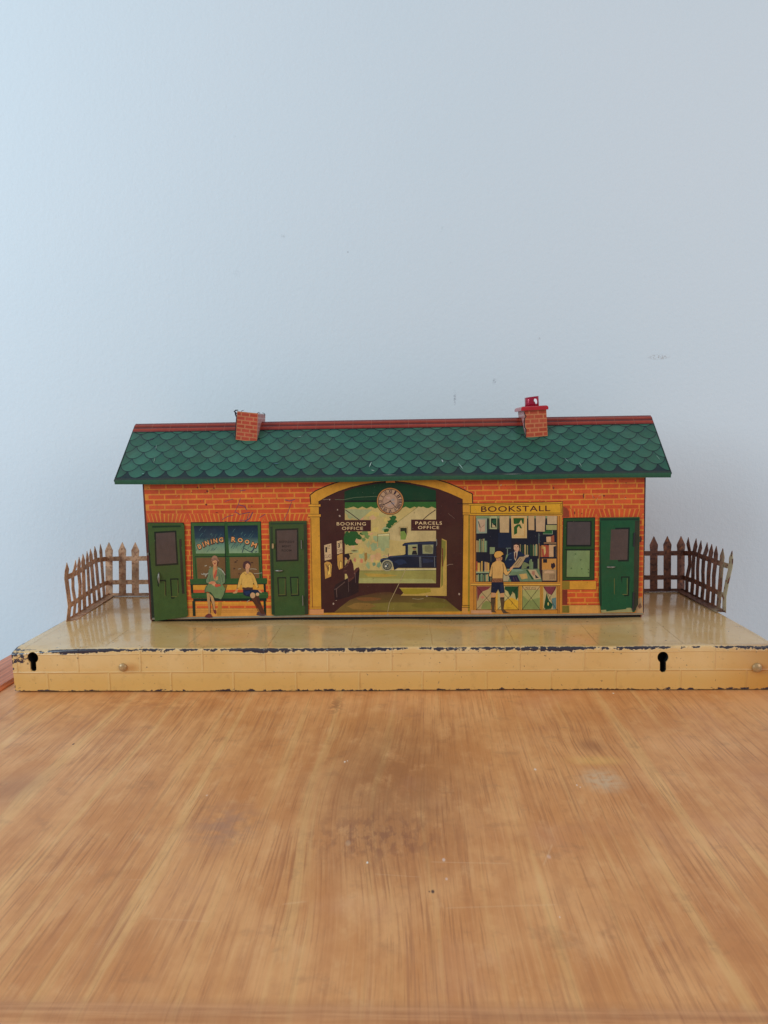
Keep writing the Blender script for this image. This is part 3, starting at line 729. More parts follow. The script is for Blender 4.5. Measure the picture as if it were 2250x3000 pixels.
a.poly([(405, 842), (425, 825), (432, 840), (412, 870)], (150, 100, 70)); a.line([(375, 905), (410, 880)], 3, (120, 80, 60)); a.line([(370, 935), (402, 930)], 4, (110, 66, 50))
a.build('printed_person', FW_OBJ, label='dark figure leaning at the booking desk')

# hanging signs
a = Art(FR, ZB); SG = (64, 25, 20)
a.line([(388, 362), (450, 405), (520, 458)], 7, (50, 26, 22)); a.rect(300, 460, 626, 562, SG)
a.line([(384, 458), (626, 458), (626, 562), (384, 562)], 3, (96, 62, 50))
a.text('BOOKING', 444, 493, 30, 272, (228, 190, 138), embolden=.006, sp=1.15); a.text('OFFICE', 455, 535, 29, 196, (228, 190, 138), embolden=.006, sp=1.15)
a.build('hanging_sign', FW_OBJ, label='dark sign reading BOOKING OFFICE')
a = Art(FR, ZB)
a.line([(1232, 362), (1170, 405), (1112, 456)], 7, (50, 26, 22)); a.rect(1004, 455, 1300, 556, SG)
a.line([(1236, 454), (1004, 454), (1004, 556), (1236, 556)], 3, (96, 62, 50))
a.text('PARCELS', 1167, 486, 29, 248, (228, 190, 138), embolden=.006, sp=1.15); a.text('OFFICE', 1166, 527, 28, 198, (228, 190, 138), embolden=.006, sp=1.15)
a.build('hanging_sign', FW_OBJ, label='dark sign reading PARCELS OFFICE')

# clock
a = Art(FR, ZB)
a.ell(808, 281, 129, 129, (44, 24, 18), n=40); a.ell(808, 281, 124, 124, (176, 118, 62), n=40); a.ell(808, 281, 114, 114, (70, 40, 28), n=40); a.ell(808, 281, 109, 109, (176, 138, 104), n=40)
for i, num in enumerate(['XII', 'I', 'II', 'III', 'IIII', 'V', 'VI', 'VII', 'VIII', 'IX', 'X', 'XI']):
    q = math.radians(i*30-90); a.text(num, 808+91*math.cos(q), 281+91*math.sin(q), 32, 8+9*len(num), (52, 34, 46), rot=q+math.pi/2, embolden=.03)
a.ell(808, 281, 72, 72, (70, 44, 36), n=32); a.ell(808, 281, 68, 68, (172, 134, 108), n=32)
for (x_, y_, c) in [(790, 250, (190, 150, 128)), (830, 270, (150, 132, 120)), (835, 300, (146, 128, 124)), (800, 320, (168, 140, 122))]: a.blob(x_, y_, 18, 12, c)
a.line([(812, 281), (738, 318)], 7, K); a.line([(806, 276), (868, 352)], 5, K); a.ell(808, 281, 7, 7, K)
a.build('clock', FW_OBJ, label='round clock with roman numerals under the arch')

# ---- dining room window
a = Art(FR, ZA); GR = (56, 88, 38); GD = (14, 30, 20)
a.poly([(508, 478), (1162, 470), (1180, 1010), (530, 1010)], GR); a.line([(512, 1005), (510, 482), (1160, 474), (1176, 1000)], 7, GD)
a.poly([(818, 476), (850, 476), (868, 1010), (832, 1010)], (40, 76, 32)); a.line([(822, 510), (836, 1005)], 8, GD)
a.line([(548, 800), (1160, 795)], 6, GD); a.line([(546, 800), (560, 1005)], 5, GD); a.line([(1148, 800), (1160, 1000)], 5, GD)
WIN = a.build('window', ROOT, label='dining room window behind the printed bench')
a = Art(FR, ZA)
NB = (14, 26, 44); PG = (132, 152, 112)
NM = (34, 58, 72)
for (pa, pb, pc_, pd) in [((536, 512), (818, 510), (826, 770), (556, 770)), ((850, 510), (1132, 506), (1140, 766), (866, 768))]:
    q = lambda A_, B_, u: (A_[0]+(B_[0]-A_[0])*u, A_[1]+(B_[1]-A_[1])*u)
    L_ = a.poly([pa, pb, q(pb, pc_, .42), q(pa, pd, .42)], [NB, NB, NM, NM]); a.poly([q(pa, pd, .42), q(pb, pc_, .42), q(pb, pc_, .72), q(pa, pd, .72)], [NM, NM, (100, 128, 104), (100, 128, 104)], layer=L_); a.poly([q(pa, pd, .72), q(pb, pc_, .72), pc_, pd], [(100, 128, 104), (100, 128, 104), PG, PG], layer=L_)
    FR.put((*a.X(pa), *a.X(pc_)), L_)
random.seed(3)
for (x0, x1) in ((545, 800), (860, 1110)):
    for i in range(46):
        px = random.uniform(x0, x1); py = random.uniform(520, 735); L = random.uniform(18, 55)
        if px+L*.6 > x1+20: continue
        c = (24, 48, 62) if random.random() < .6 else (70, 104, 98)
        if py > 640: c = (44, 70, 74)
        a.line([(px, py+L*.7), (px+L*.3, py+L*.25), (px+L*.55, py)], random.uniform(2, 4), c)
a.f(ZP)
a.line([(1085, 240), (1060, 320), (1035, 410)], 16, (44, 60, 66)); a.line([(1075, 320), (1180, 385), (1250, 405)], 14, (44, 60, 66)); a.line([(1290, 270), (1260, 350), (1215, 395)], 26, (44, 60, 70)); a.line([(1290, 400), (1335, 385)], 16, (44, 60, 70))
DN = (222, 150, 88); DB = (64, 26, 24)
for ch, x_, y_, rr, hh_, ww in [('D', 172, 282, -.42, 96, 66), ('I', 246, 245, -.36, 92, 16), ('N', 322, 210, -.30, 92, 74), ('I', 412, 184, -.22, 88, 16), ('N', 492, 166, -.14, 90, 74), ('G', 608, 146, -.03, 92, 84),
                             ('R', 860, 140, .06, 98, 82), ('O', 996, 156, .10, 88, 96), ('O', 1134, 190, .16, 86, 92), ('M', 1276, 250, .36, 92, 100)]:
    a.text(ch, x_+3, y_+4, hh_+30, ww+28, DB, rot=rr, embolden=.07); a.text(ch, x_, y_, hh_, ww+2, DN, rot=rr, embolden=.03)
a.build('upper_pane', WIN, label='blue green panes lettered DINING ROOM')
a = Art(FR, ZA)
a.poly([(560, 810), (828, 806), (832, 1005), (572, 1005)], (112, 78, 42)); a.poly([(870, 806), (1140, 802), (1146, 1000), (880, 1003)], (116, 80, 44))
for (x_, y_, rx, ry) in [(925, 850, 12, 8), (915, 912, 9, 9), (1080, 855, 14, 7), (940, 835, 6, 6), (960, 960, 8, 6)]: a.blob(x_, y_, rx, ry, (72, 44, 26))
a.build('lower_pane', WIN)

# ---- bench
a = Art(FR, ZA); BG = (44, 78, 34); BD = (12, 34, 20)
a.poly([(498, 1010), (1215, 1000), (1222, 1020), (1218, 1052), (504, 1062)], BG); a.line([(500, 1062), (1218, 1054)], 6, BD)
a.poly([(505, 1066), (1200, 1062), (1200, 1110), (505, 1110)], (206, 140, 44)); a.poly([(505, 1112), (1200, 1108), (1200, 1140), (505, 1140)], (196, 78, 36))
a.poly([(690, 1064), (850, 1064), (830, 1140), (690, 1140)], (108, 84, 34))
a.poly([(512, 1138), (1225, 1130), (1232, 1165), (1225, 1190), (514, 1190)], BG); a.poly([(530, 1192), (1215, 1188), (1215, 1212), (530, 1216)], BD)
a.poly([(505, 1062), (528, 1062), (532, 1140), (510, 1140)], BD); a.poly([(522, 1215), (548, 1215), (552, 1355), (528, 1355)], BD)
a.poly([(1186, 1054), (1206, 1054), (1210, 1130), (1190, 1130)], BD); a.poly([(1186, 1190), (1208, 1190), (1212, 1340), (1192, 1340)], BD)
a.line([(510, 1160), (1228, 1152)], 5, (52, 96, 44))
a.build('printed_bench', FW_OBJ, label='green bench printed under the dining room window')
# seated woman
a = Art(FR, ZP); O = (40, 30, 26)
COAT = (104, 118, 82); SKIN = (190, 138, 88)
# legs
a.poly([(315, 1225), (365, 1230), (385, 1330), (388, 1420), (385, 1560), (395, 1650), (350, 1650), (352, 1540), (330, 1400)], (176, 128, 78))
a.poly([(365, 1230), (440, 1290), (480, 1400), (482, 1480), (492, 1570), (455, 1570), (440, 1470), (410, 1370)], (182, 134, 84))
a.line([(390, 1300), (412, 1400), (440, 1480), (455, 1580)], 10, O); a.line([(385, 1340), (390, 1480), (392, 1630)], 8, O)
a.poly([(275, 1715), (300, 1670), (350, 1640), (400, 1650), (425, 1690), (440, 1718), (360, 1728)], (104, 46, 44)); a.poly([(450, 1570), (495, 1565), (512, 1610), (500, 1655), (465, 1625)], (108, 46, 46))
# skirt + coat
a.poly([(272, 1160), (300, 1090), (350, 1045), (640, 1060), (690, 1140), (660, 1260), (610, 1355), (545, 1335), (480, 1325), (440, 1270), (400, 1215), (330, 1200), (275, 1215)], (106, 122, 76))
a.poly([(272, 1158), (298, 1088), (352, 1042), (345, 1060), (310, 1110), (290, 1210), (274, 1215)], (84, 98, 64))
a.line([(275, 1215), (330, 1200), (400, 1215), (440, 1270), (480, 1330), (545, 1335), (610, 1358), (665, 1260), (695, 1145)], 10, O)
a.poly([(350, 770), (375, 725), (440, 690), (540, 690), (620, 730), (665, 800), (690, 880), (690, 1010), (640, 1050), (600, 1080), (520, 1020), (400, 1020), (355, 1035), (305, 1015), (300, 960), (335, 880)], COAT)
a.line([(350, 770), (335, 880), (298, 960), (303, 1015), (355, 1040)], 9, O); a.line([(620, 730), (668, 800), (694, 880), (694, 1010), (640, 1052)], 9, O)
a.line([(400, 860), (385, 930), (370, 1000)], 8, (66, 84, 62)); a.line([(610, 850), (635, 930), (640, 1000)], 8, (66, 84, 62)); a.line([(560, 800), (575, 900), (600, 1020)], 7, (66, 84, 62)); a.line([(500, 1000), (600, 1040)], 8, (66, 84, 62))
a.poly([(452, 665), (535, 650), (530, 760), (490, 900), (480, 975), (455, 930), (440, 830)], (192, 130, 80)); a.poly([(500, 760), (530, 745), (520, 840), (500, 900), (470, 940), (455, 880)], (184, 80, 56))
a.poly([(500, 900), (545, 880), (545, 960), (490, 975)], (178, 134, 84))
a.poly([(355, 1010), (420, 985), (490, 992), (500, 1030), (430, 1045), (365, 1040)], (196, 122, 84)); a.poly([(420, 1045), (500, 1020), (540, 1060), (490, 1095), (430, 1060)], (196, 140, 96)); a.poly([(490, 1040), (590, 1045), (605, 1080), (520, 1105), (480, 1090)], (180, 74, 48))
# head & cloche hat
a.poly([(430, 560), (535, 550), (540, 600), (520, 660), (485, 680), (455, 665), (435, 620)], (196, 136, 92)); a.poly([(535, 560), (556, 600), (535, 660), (515, 740), (525, 640)], (70, 36, 30))
a.ell(462, 605, 8, 5, O); a.ell(508, 600, 8, 5, O); a.poly([(465, 618), (495, 610), (500, 630), (480, 645), (465, 638)], (150, 60, 40)); 
a.poly([(412, 575), (415, 520), (440, 478), (480, 462), (525, 482), (545, 530), (570, 575), (560, 600), (540, 565), (480, 552), (435, 572), (418, 598)], (156, 110, 82))
a.line([(415, 548), (470, 530), (545, 540)], 12, (120, 66, 60)); a.line([(405, 590), (440, 568), (500, 552), (560, 592)], 7, O)
for pts in [[(205, 835), (240, 850), (300, 860)], [(245, 825), (300, 840), (340, 835)], [(290, 890), (310, 850), (350, 820)], [(550, 720), (620, 760), (680, 840)], [(640, 770), (690, 860)], [(275, 680), (320, 665)], [(365, 700), (400, 695)]]:
    a.line(pts, 14, (168, 160, 140))
a.build('printed_person', FW_OBJ, label='seated woman in a green coat and cloche hat')
# seated boy
a = Art(FR, ZP)
a.poly([(1205, 1310), (1330, 1280), (1360, 1360), (1430, 1480), (1500, 1640), (1440, 1670), (1380, 1590), (1310, 1460), (1250, 1400)], (84, 44, 24)); a.poly([(1310, 1300), (1375, 1290), (1400, 1400), (1430, 1480), (1360, 1440)], (70, 36, 22))
a.line([(1215, 1330), (1310, 1480), (1340, 1560), (1400, 1660)], 8, O); a.poly([(1320, 1670), (1345, 1610), (1380, 1600), (1440, 1660), (1500, 1640), (1530, 1675), (1440, 1690)], (86, 60, 58))
a.poly([(1050, 1160), (1200, 1150), (1380, 1160), (1385, 1225), (1230, 1225), (1200, 1300), (1120, 1290), (1060, 1260)], (18, 28, 52)); a.poly([(1070, 1200), (1180, 1180), (1200, 1230), (1120, 1270)], (28, 44, 80))
a.ell(1248, 1272, 52, 58, (196, 148, 104)); a.ell(1346, 1250, 36, 34, (196, 148, 104))
SH = (204, 156, 74)
a.poly([(1030, 820), (1090, 790), (1170, 795), (1240, 820), (1285, 880), (1320, 980), (1360, 1100), (1330, 1125), (1260, 1010), (1245, 1140), (1190, 1125), (1140, 1140), (1080, 1125), (1035, 1140), (1020, 1020), (985, 1110), (930, 1125), (965, 960), (995, 860)], SH)
a.line([(1030, 820), (995, 860), (965, 960), (928, 1125)], 8, O); a.line([(1240, 820), (1285, 880), (1325, 985), (1365, 1105)], 8, O); a.line([(1025, 1020), (1030, 930)], 6, (130, 90, 40)); a.line([(1258, 1010), (1250, 930)], 6, (130, 90, 40))
a.poly([(1030, 1118), (1060, 1108), (1100, 1116), (1150, 1104), (1200, 1112), (1248, 1110), (1250, 1150), (1150, 1162), (1050, 1155)], (70, 40, 30)); 
a.poly([(925, 1125), (950, 1120), (940, 1190), (930, 1225), (870, 1235), (840, 1225), (890, 1190)], (196, 134, 84)); a.poly([(1355, 1165), (1390, 1160), (1430, 1200), (1435, 1225), (1395, 1215)], (190, 134, 90)); a.line([(925, 1130), (960, 1125)], 9, O); a.line([(1335, 1128), (1365, 1110)], 9, O)
a.poly([(1105, 735), (1170, 740), (1175, 800), (1150, 840), (1110, 805)], (190, 140, 96)); a.line([(1070, 810), (1110, 860), (1150, 815), (1200, 860), (1215, 830)], 7, (150, 100, 60))
a.poly([(1085, 640), (1140, 610), (1195, 650), (1190, 710), (1160, 745), (1110, 740), (1085, 700)], (198, 138, 100)); a.poly([(1050, 660), (1065, 600), (1120, 570), (1170, 580), (1210, 630), (1205, 700), (1190, 660), (1150, 620), (1110, 640), (1095, 740), (1065, 725), (1050, 700)], (74, 42, 40))
a.ell(1118, 678, 6, 5, O); a.ell(1160, 676, 6, 5, O); a.line([(1120, 715), (1150, 718)], 6, (150, 60, 50))
for pts in [[(955, 740), (1010, 730)], [(1180, 740), (1250, 735), (1330, 745)], [(1270, 830), (1350, 830), (1440, 815)], [(1130, 1410), (1150, 1385), (1190, 1365)]]: a.line(pts, 10, (170, 156, 130))
a.build('printed_person', FW_OBJ, label='seated boy in a yellow shirt and dark shorts')

# ---- small window on the right
a = Art(FR, ZC); GW = (36, 66, 26)
a.poly([(862, 404), (1134, 400), (1130, 945), (830, 955), (836, 560)], (70, 40, 24)) if False else None
a.poly([(858, 406), (1136, 402), (1130, 946), (848, 952)], GW); a.line([(850, 948), (860, 408), (1134, 404), (1128, 944), (850, 950)], 6, GD); a.line([(872, 682), (1126, 680)], 8, GD)
WIN2 = a.build('window', ROOT, label='plain sash window right of the bookstall')
a = Art(FR, ZC); a.poly([(888, 434), (1106, 434), (1104, 655), (884, 655)], (16, 24, 18)); a.poly([(896, 442), (1094, 442), (1092, 640), (894, 640)], (74, 62, 60)); a.build('upper_pane', WIN2)
a = Art(FR, ZC); a.poly([(886, 686), (1096, 686), (1092, 924), (882, 924)], (20, 32, 18)); a.poly([(892, 690), (1090, 690), (1086, 918), (888, 918)], [(116, 130, 88), (120, 134, 84), (120, 140, 84), (112, 128, 76)])
for (x_, y_) in [(965, 720), (1010, 770), (930, 845), (1020, 850), (1080, 880)]: a.blob(x_, y_, 8, 7, (84, 104, 60))
a.build('lower_pane', WIN2)

# ---- bookstall
a = Art(FR, ZC)
a.rect(48, 380, 850, 1240, (190, 124, 44)); a.poly([(40, 280), (856, 264), (856, 382), (48, 386)], (204, 146, 36))
a.line([(-60, 282), (40, 282), (300, 280), (856, 266)], 5, K); a.line([(44, 296), (300, 294), (850, 282)], 4, K); a.poly([(54, 298), (300, 296), (838, 284), (838, 362), (54, 366)], (206, 148, 34)); a.line([(54, 300), (54, 366), (300, 368), (842, 364), (838, 286)], 4, K)
a.line([(44, 384), (300, 384), (852, 376)], 4, K); a.line([(852, 268), (852, 376)], 4, K)
a.text('BOOKSTALL', 446, 327, 50, 600, (70, 24, 26), rot=-.012, embolden=.012, sp=1.1)
for xx in (78, 96, 812, 828): a.line([(xx, 390), (xx, 962)], 4, (90, 34, 20))
for xx in (84, 104, 812, 824): a.line([(xx, 995), (xx, 1236)], 4, (90, 34, 20))
a.rect(56, 976, 834, 992, (208, 152, 62)); a.line([(56, 974), (834, 974)], 3, (90, 34, 20)); a.line([(56, 994), (834, 994)], 4, K)
a.line([(100, 1204), (815, 1204)], 4, K); a.rect(60, 1208, 240, 1236, (196, 140, 96))
for x0, x1 in ((476, 502), (668, 690)):
    a.rect(x0, 996, x1, 1204, (206, 150, 56)); a.line([(x0, 996), (x0, 1204)], 4, (90, 34, 20)); a.line([(x1, 996), (x1, 1204)], 4, (90, 34, 20)); a.line([((x0+x1)/2, 996), ((x0+x1)/2, 1204)], 3, (90, 34, 20))
a.rect(270, 996, 292, 1204, (206, 150, 56)); a.line([(270, 996), (270, 1204)], 4, (90, 34, 20)); a.line([(292, 996), (292, 1204)], 4, (90, 34, 20))
STALL = a.build('bookstall_front', ROOT, label='yellow framed stall front lettered BOOKSTALL')
# interior
a = Art(FR, ZS)
a.rect(84, 66, 1494, 1212, (18, 20, 34)); a.rect(84, 66, 1494, 110, (120, 134, 92))
a.rect(300, 110, 480, 300, (60, 70, 44)); a.rect(470, 360, 700, 620, (20, 28, 48)); a.rect(86, 1010, 330, 1060, (140, 150, 110))
a.rect(1220, 320, 1494, 420, (24, 24, 30))
random.seed(5)
def books(x0, x1, yt, yb, cols, wmin=10, wmax=30):
    x_ = x0
    while x_ < x1-4:
        w = min(random.uniform(wmin, wmax), x1-x_); h_ = random.uniform(0, .18)*(yb-yt)
        a.poly([(x_+1, yt+h_), (x_+w-2, yt+h_+random.uniform(-3, 3)), (x_+w-2, yb), (x_+1, yb)], random.choice(cols)); x_ += w
PAL = [(112, 138, 98), (128, 146, 104), (30, 60, 34), (150, 130, 84), (26, 30, 38), (90, 110, 80), (178, 146, 96)]
WARM = [(188, 140, 84), (166, 70, 44), (196, 150, 70), (190, 150, 108), (120, 64, 40), (40, 36, 40), (176, 120, 60)]
books(90, 280, 460, 695, PAL); books(90, 320, 850, 1035, WARM); books(90, 350, 1070, 1205, PAL)
books(840, 1160, 550, 760, PAL); books(1180, 1480, 560, 780, WARM, 24, 60); books(1010, 1230, 800, 1170, [(112, 128, 88), (70, 70, 50), (26, 28, 34), (140, 140, 96)], 14, 34)
a.rect(1262, 530, 1480, 545, (176, 130, 84)); a.poly([(1305, 430), (1385, 425), (1390, 520), (1310, 522)], (196, 152, 110)); a.poly([(1390, 420), (1440, 400), (1445, 520), (1395, 522)], (150, 78, 50))
a.poly([(1250, 322), (1410, 318), (1412, 380), (1250, 382)], (36, 84, 40)); a.line([(1248, 380), (1412, 382), (1412, 320)], 7, (150, 160, 130)); a.line([(1178, 370), (1176, 560)], 20, (76, 88, 84))
a.rect(325, 610, 412, 728, (126, 134, 92)); a.line([(345, 728), (345, 860)], 8, (90, 90, 70)); a.line([(632, 640), (630, 750)], 14, (110, 124, 104)); a.line([(605, 628), (690, 626)], 10, (110, 124, 110))
a.poly([(590, 850), (610, 740), (650, 740), (640, 800), (600, 870)], (110, 128, 88))
a.rect(1230, 810, 1480, 1000, (190, 130, 60)); a.blob(1420, 935, 40, 45, (44, 28, 34)); a.poly([(1240, 1000), (1480, 1000), (1480, 1190), (1240, 1190)], (166, 132, 92)); a.blob(1350, 1040, 90, 24, (196, 156, 116)); a.rect(1250, 815, 1320, 880, (30, 26, 34))
a.poly([(1370, 590), (1450, 570), (1470, 640), (1440, 780), (1360, 740)], (196, 152, 108)); a.poly([(1430, 600), (1475, 590), (1475, 780), (1430, 790)], (34, 30, 36)); a.poly([(1225, 640), (1330, 640), (1310, 780), (1240, 780)], (160, 66, 48)); a.poly([(1255, 600), (1290, 600), (1300, 700), (1270, 760)], (200, 160, 96))
for i in range(5): a.line([(1370+i*20, 1080), (1368+i*20, 1170)], 6, (70, 44, 40))
a.rect(1176, 545, 1186, 1170, (150, 110, 60)); a.rect(1200, 800, 1222, 1170, (60, 34, 26))
# counter with magazines
a.poly([(360, 1060), (620, 985), (1180, 985), (1230, 1205), (360, 1208)], (104, 120, 86)); a.blob(900, 930, 100, 60, (112, 118, 76)); a.blob(760, 1010, 150, 24, (120, 140, 110), j=.15); a.poly([(560, 1060), (650, 1040), (680, 1100), (640, 1200), (560, 1200)], (170, 150, 112))
a.poly([(648, 1100), (800, 1095), (850, 1208), (700, 1208)], (26, 28, 52)); a.line([(735, 1130), (750, 1195)], 10, (96, 56, 70)); a.line([(775, 1130), (800, 1195)], 8, (90, 56, 70)); a.poly([(830, 1080), (960, 1065), (985, 1150), (880, 1170)], (184, 146, 84))
a.poly([(950, 1005), (980, 1000), (1085, 1160), (1060, 1172)], (34, 72, 36)); a.poly([(985, 1000), (1120, 1000), (1215, 1160), (1100, 1172)], (178, 152, 112)); a.blob(1080, 1060, 30, 36, (160, 110, 84)); a.poly([(1110, 1080), (1150, 1120), (1180, 1140), (1120, 1150)], (44, 40, 44))
# base panels
def panel(x0, x1, bg):
    a.rect(x0, 1285, x1, 1690, bg)
panel(98, 345, (172, 144, 96)); a.poly([(100, 1290), (345, 1290), (300, 1340), (200, 1380), (150, 1440), (110, 1560)], (120, 52, 52)); a.blob(200, 1480, 36, 24, (190, 120, 90)); a.poly([(170, 1680), (200, 1590), (260, 1540), (345, 1560), (345, 1690)], (126, 126, 66))
panel(462, 822, (178, 158, 100)); a.poly([(590, 1290), (820, 1290), (815, 1480), (780, 1530), (760, 1420), (720, 1380), (680, 1470), (640, 1380), (580, 1340)], (28, 66, 34)); a.poly([(560, 1560), (700, 1480), (820, 1540), (820, 1690), (560, 1690)], (204, 152, 40)); a.line([(700, 1550), (720, 1570), (700, 1610)], 7, (90, 60, 30)); a.line([(620, 1665), (700, 1662)], 6, (120, 80, 30))
panel(890, 1196, (158, 150, 88)); a.poly([(900, 1450), (1000, 1540), (1196, 1480), (1196, 1690), (890, 1690)], (128, 134, 74)); a.rect(890, 1288, 1196, 1352, (186, 150, 96))
a.text('NEWS', 1036, 1316, 32, 170, (60, 40, 34), sp=1.3); a.line([(930, 1344), (1130, 1342)], 5, K)
panel(1255, 1478, (178, 154, 104)); a.poly([(1258, 1290), (1478, 1290), (1460, 1350), (1400, 1440), (1340, 1420), (1290, 1350)], (120, 50, 58)); a.poly([(1310, 1400), (1350, 1540), (1420, 1600), (1390, 1680), (1290, 1690), (1265, 1640)], (24, 66, 34)); a.poly([(1400, 1500), (1478, 1480), (1478, 1680), (1420, 1680)], (92, 116, 110)); a.ell(1338, 1595, 12, 30, (200, 170, 90))
for x0, x1 in ((98, 462), (462, 822), (890, 1196), (1255, 1478)):
    if x0 == 98: a.line([(98, 1290), (345, 1580)], 6, K); a.line([(98, 1690), (350, 1400)], 6, K)
    else: a.line([(x0, 1290), (x1, 1690)], 6, K); a.line([(x0, 1690), (x1, 1290)], 6, K)
a.line([(86, 1210), (1494, 1212)], 6, K)
a.build('stall_display', STALL, label='printed shelves of books and magazines behind the counter')
# hanging papers
def paper(pts, col, extra=None, lab=None):
    global a
    a = Art(FR, ZS); a.poly(pts, col); a.frame(pts, 3, (60, 60, 50))
    if extra: extra()
    a.build('hanging_paper', STALL, label=lab)
def e_a(): a.poly([(120, 130), (250, 130), (240, 340), (150, 345), (120, 300)], (184, 150, 118)); a.line([(125, 160), (150, 240), (160, 270)], 16, (84, 88, 72)); a.line([(230, 220), (170, 280), (160, 340)], 8, (150, 100, 84))
def e_b(): a.rect(345, 110, 440, 272, (16, 34, 24)); a.poly([(360, 150), (430, 120), (435, 200), (400, 210), (365, 180)], (30, 74, 46)); a.poly([(365, 265), (365, 215), (410, 230), (430, 268)], (180, 156, 110)); a.line([(365, 190), (385, 222)], 8, (180, 160, 120))
def e_d():
    a.poly([(735, 105), (918, 105), (915, 205), (890, 200), (870, 130), (830, 200), (760, 210), (740, 200)], (30, 72, 24)); a.poly([(745, 260), (800, 215), (850, 210), (885, 285), (850, 280), (830, 240), (800, 280), (800, 370), (745, 395)], (34, 78, 26)); a.rect(760, 120, 800, 190, (34, 78, 26)); a.frame([(728, 98), (930, 98), (932, 420), (728, 420)], 6, (206, 140, 40))
paper([(92, 108), (278, 106), (276, 368), (92, 374)], (140, 146, 122), e_a); paper([(318, 70), (455, 70), (450, 298), (322, 296)], (166, 164, 116), e_b)
paper([(492, 70), (664, 70), (660, 358), (500, 356)], (188, 154, 108)); paper([(690, 66), (972, 66), (970, 455), (706, 455)], (196, 160, 104), e_d, 'large yellow bordered paper in the middle of the stall')
paper([(992, 66), (1098, 66), (1100, 315), (996, 312)], (186, 148, 104)); paper([(1122, 66), (1290, 68), (1280, 342), (1126, 338)], (186, 150, 112)); paper([(1318, 66), (1490, 66), (1490, 210), (1322, 212)], (184, 152, 112)); paper([(1300, 224), (1488, 224), (1488, 312), (1302, 312)], (156, 146, 90))
# stall keeper
a = Art(FR, ZS)
a.poly([(580, 870), (640, 760), (660, 700), (750, 680), (850, 680), (900, 720), (960, 760), (1020, 780), (1020, 840), (960, 880), (900, 860), (870, 990), (730, 990), (620, 950)], (20, 34, 58))
a.line([(640, 740), (700, 715)], 9, (60, 84, 100)); a.line([(655, 830), (705, 828)], 10, (90, 110, 120)); a.poly([(745, 690), (810, 680), (800, 760), (770, 850), (750, 800)], (190, 164, 132)); a.poly([(765, 700), (785, 700), (785, 780), (770, 820), (755, 790)], (84, 36, 30))
a.poly([(742, 570), (835, 560), (840, 640), (810, 690), (770, 688), (742, 640)], (200, 150, 116)); a.poly([(740, 580), (760, 540), (800, 530), (840, 545), (852, 600), (842, 660), (825, 580), (780, 560)], (34, 20, 26)); a.ell(762, 602, 9, 6, K); a.ell(808, 602, 10, 7, K); a.ell(775, 662, 12, 5, (130, 50, 40)); a.line([(785, 610), (782, 640)], 5, (150, 90, 66))
a.build('printed_person', STALL, label='stall keeper in a dark blue suit and tie')
a = Art(FR, ZS); pp = [(700, 950), (840, 775), (940, 770), (950, 790), (870, 930), (830, 965), (730, 965)]
a.poly(pp, (166, 136, 96)); a.frame(pp, 5, K); a.line([(760, 930), (860, 800)], 10, (110, 84, 60)); a.line([(800, 930), (880, 820)], 8, (120, 90, 66)); a.poly([(915, 765), (960, 740), (1005, 745), (990, 780), (940, 790)], (176, 150, 120))
a.build('printed_newspaper', STALL)
# boy customer seen from behind
a = Art(FR, ZS); YS = (202, 152, 84)
a.poly([(345, 1490), (420, 1480), (415, 1560), (405, 1700), (440, 1745), (350, 1735), (355, 1660), (342, 1560)], (82, 60, 38)); a.poly([(500, 1490), (575, 1480), (580, 1570), (565, 1680), (620, 1735), (690, 1755), (560, 1760), (525, 1700), (515, 1600)], (82, 60, 38))
a.poly([(355, 1380), (435, 1400), (430, 1470), (350, 1480)], (190, 136, 90)); a.poly([(500, 1410), (572, 1400), (575, 1480), (505, 1485)], (190, 136, 90)); a.rect(348, 1484, 424, 1512, (60, 44, 32)); a.rect(506, 1478, 576, 1506, (60, 44, 32))
a.poly([(355, 1220), (560, 1215), (585, 1400), (500, 1412), (470, 1340), (435, 1405), (345, 1395)], (20, 26, 46)); a.poly([(500, 1250), (555, 1250), (565, 1380), (520, 1390)], (30, 38, 62))
a.poly([(370, 880), (430, 845), (520, 845), (575, 880), (600, 950), (630, 1030), (670, 1015), (720, 930), (745, 945), (700, 1010), (640, 1090), (600, 1100), (560, 1050), (548, 1150), (368, 1150), (362, 1050), (350, 1125), (305, 1110), (330, 1010), (350, 920)], YS)
a.line([(430, 848), (372, 882), (348, 930), (328, 1015), (303, 1110), (350, 1128)], 9, K); a.line([(520, 848), (576, 882), (602, 950), (632, 1030), (672, 1015)], 9, K); a.line([(560, 1050), (602, 1102), (642, 1092), (700, 1012)], 9, K); a.line([(364, 940), (366, 1050), (368, 1150)], 7, K); a.line([(550, 900), (562, 1000), (550, 1150)], 7, K)
a.poly([(368, 1150), (550, 1150), (560, 1216), (356, 1220)], (120, 70, 44))
for i in range(7):
    a.line([(374+i*25, 1154), (396+i*25, 1214)], 5, (60, 30, 28)); 
for i in range(7):
    a.line([(396+i*23, 1154), (374+i*23, 1214)], 4, (196, 140, 90))
a.poly([(430, 790), (545, 780), (540, 830), (510, 850), (440, 848)], (186, 132, 86)); a.ell(512, 812, 12, 18, (170, 110, 70)); a.line([(545, 780), (542, 830), (518, 850)], 6, K)
a.poly([(398, 740), (410, 700), (450, 676), (510, 674), (550, 700), (565, 735), (540, 745), (520, 775), (460, 798), (415, 790)], (206, 150, 72)); a.line([(398, 742), (410, 700), (450, 676), (510, 674), (550, 700), (568, 738), (540, 748), (520, 778), (460, 800), (415, 792), (398, 760)], 8, K)
a.poly([(660, 1000), (690, 955), (735, 935), (745, 950), (700, 1010)], (200, 146, 100))
a.build('printed_person', STALL, label='boy in a yellow cap and shirt seen from behind')

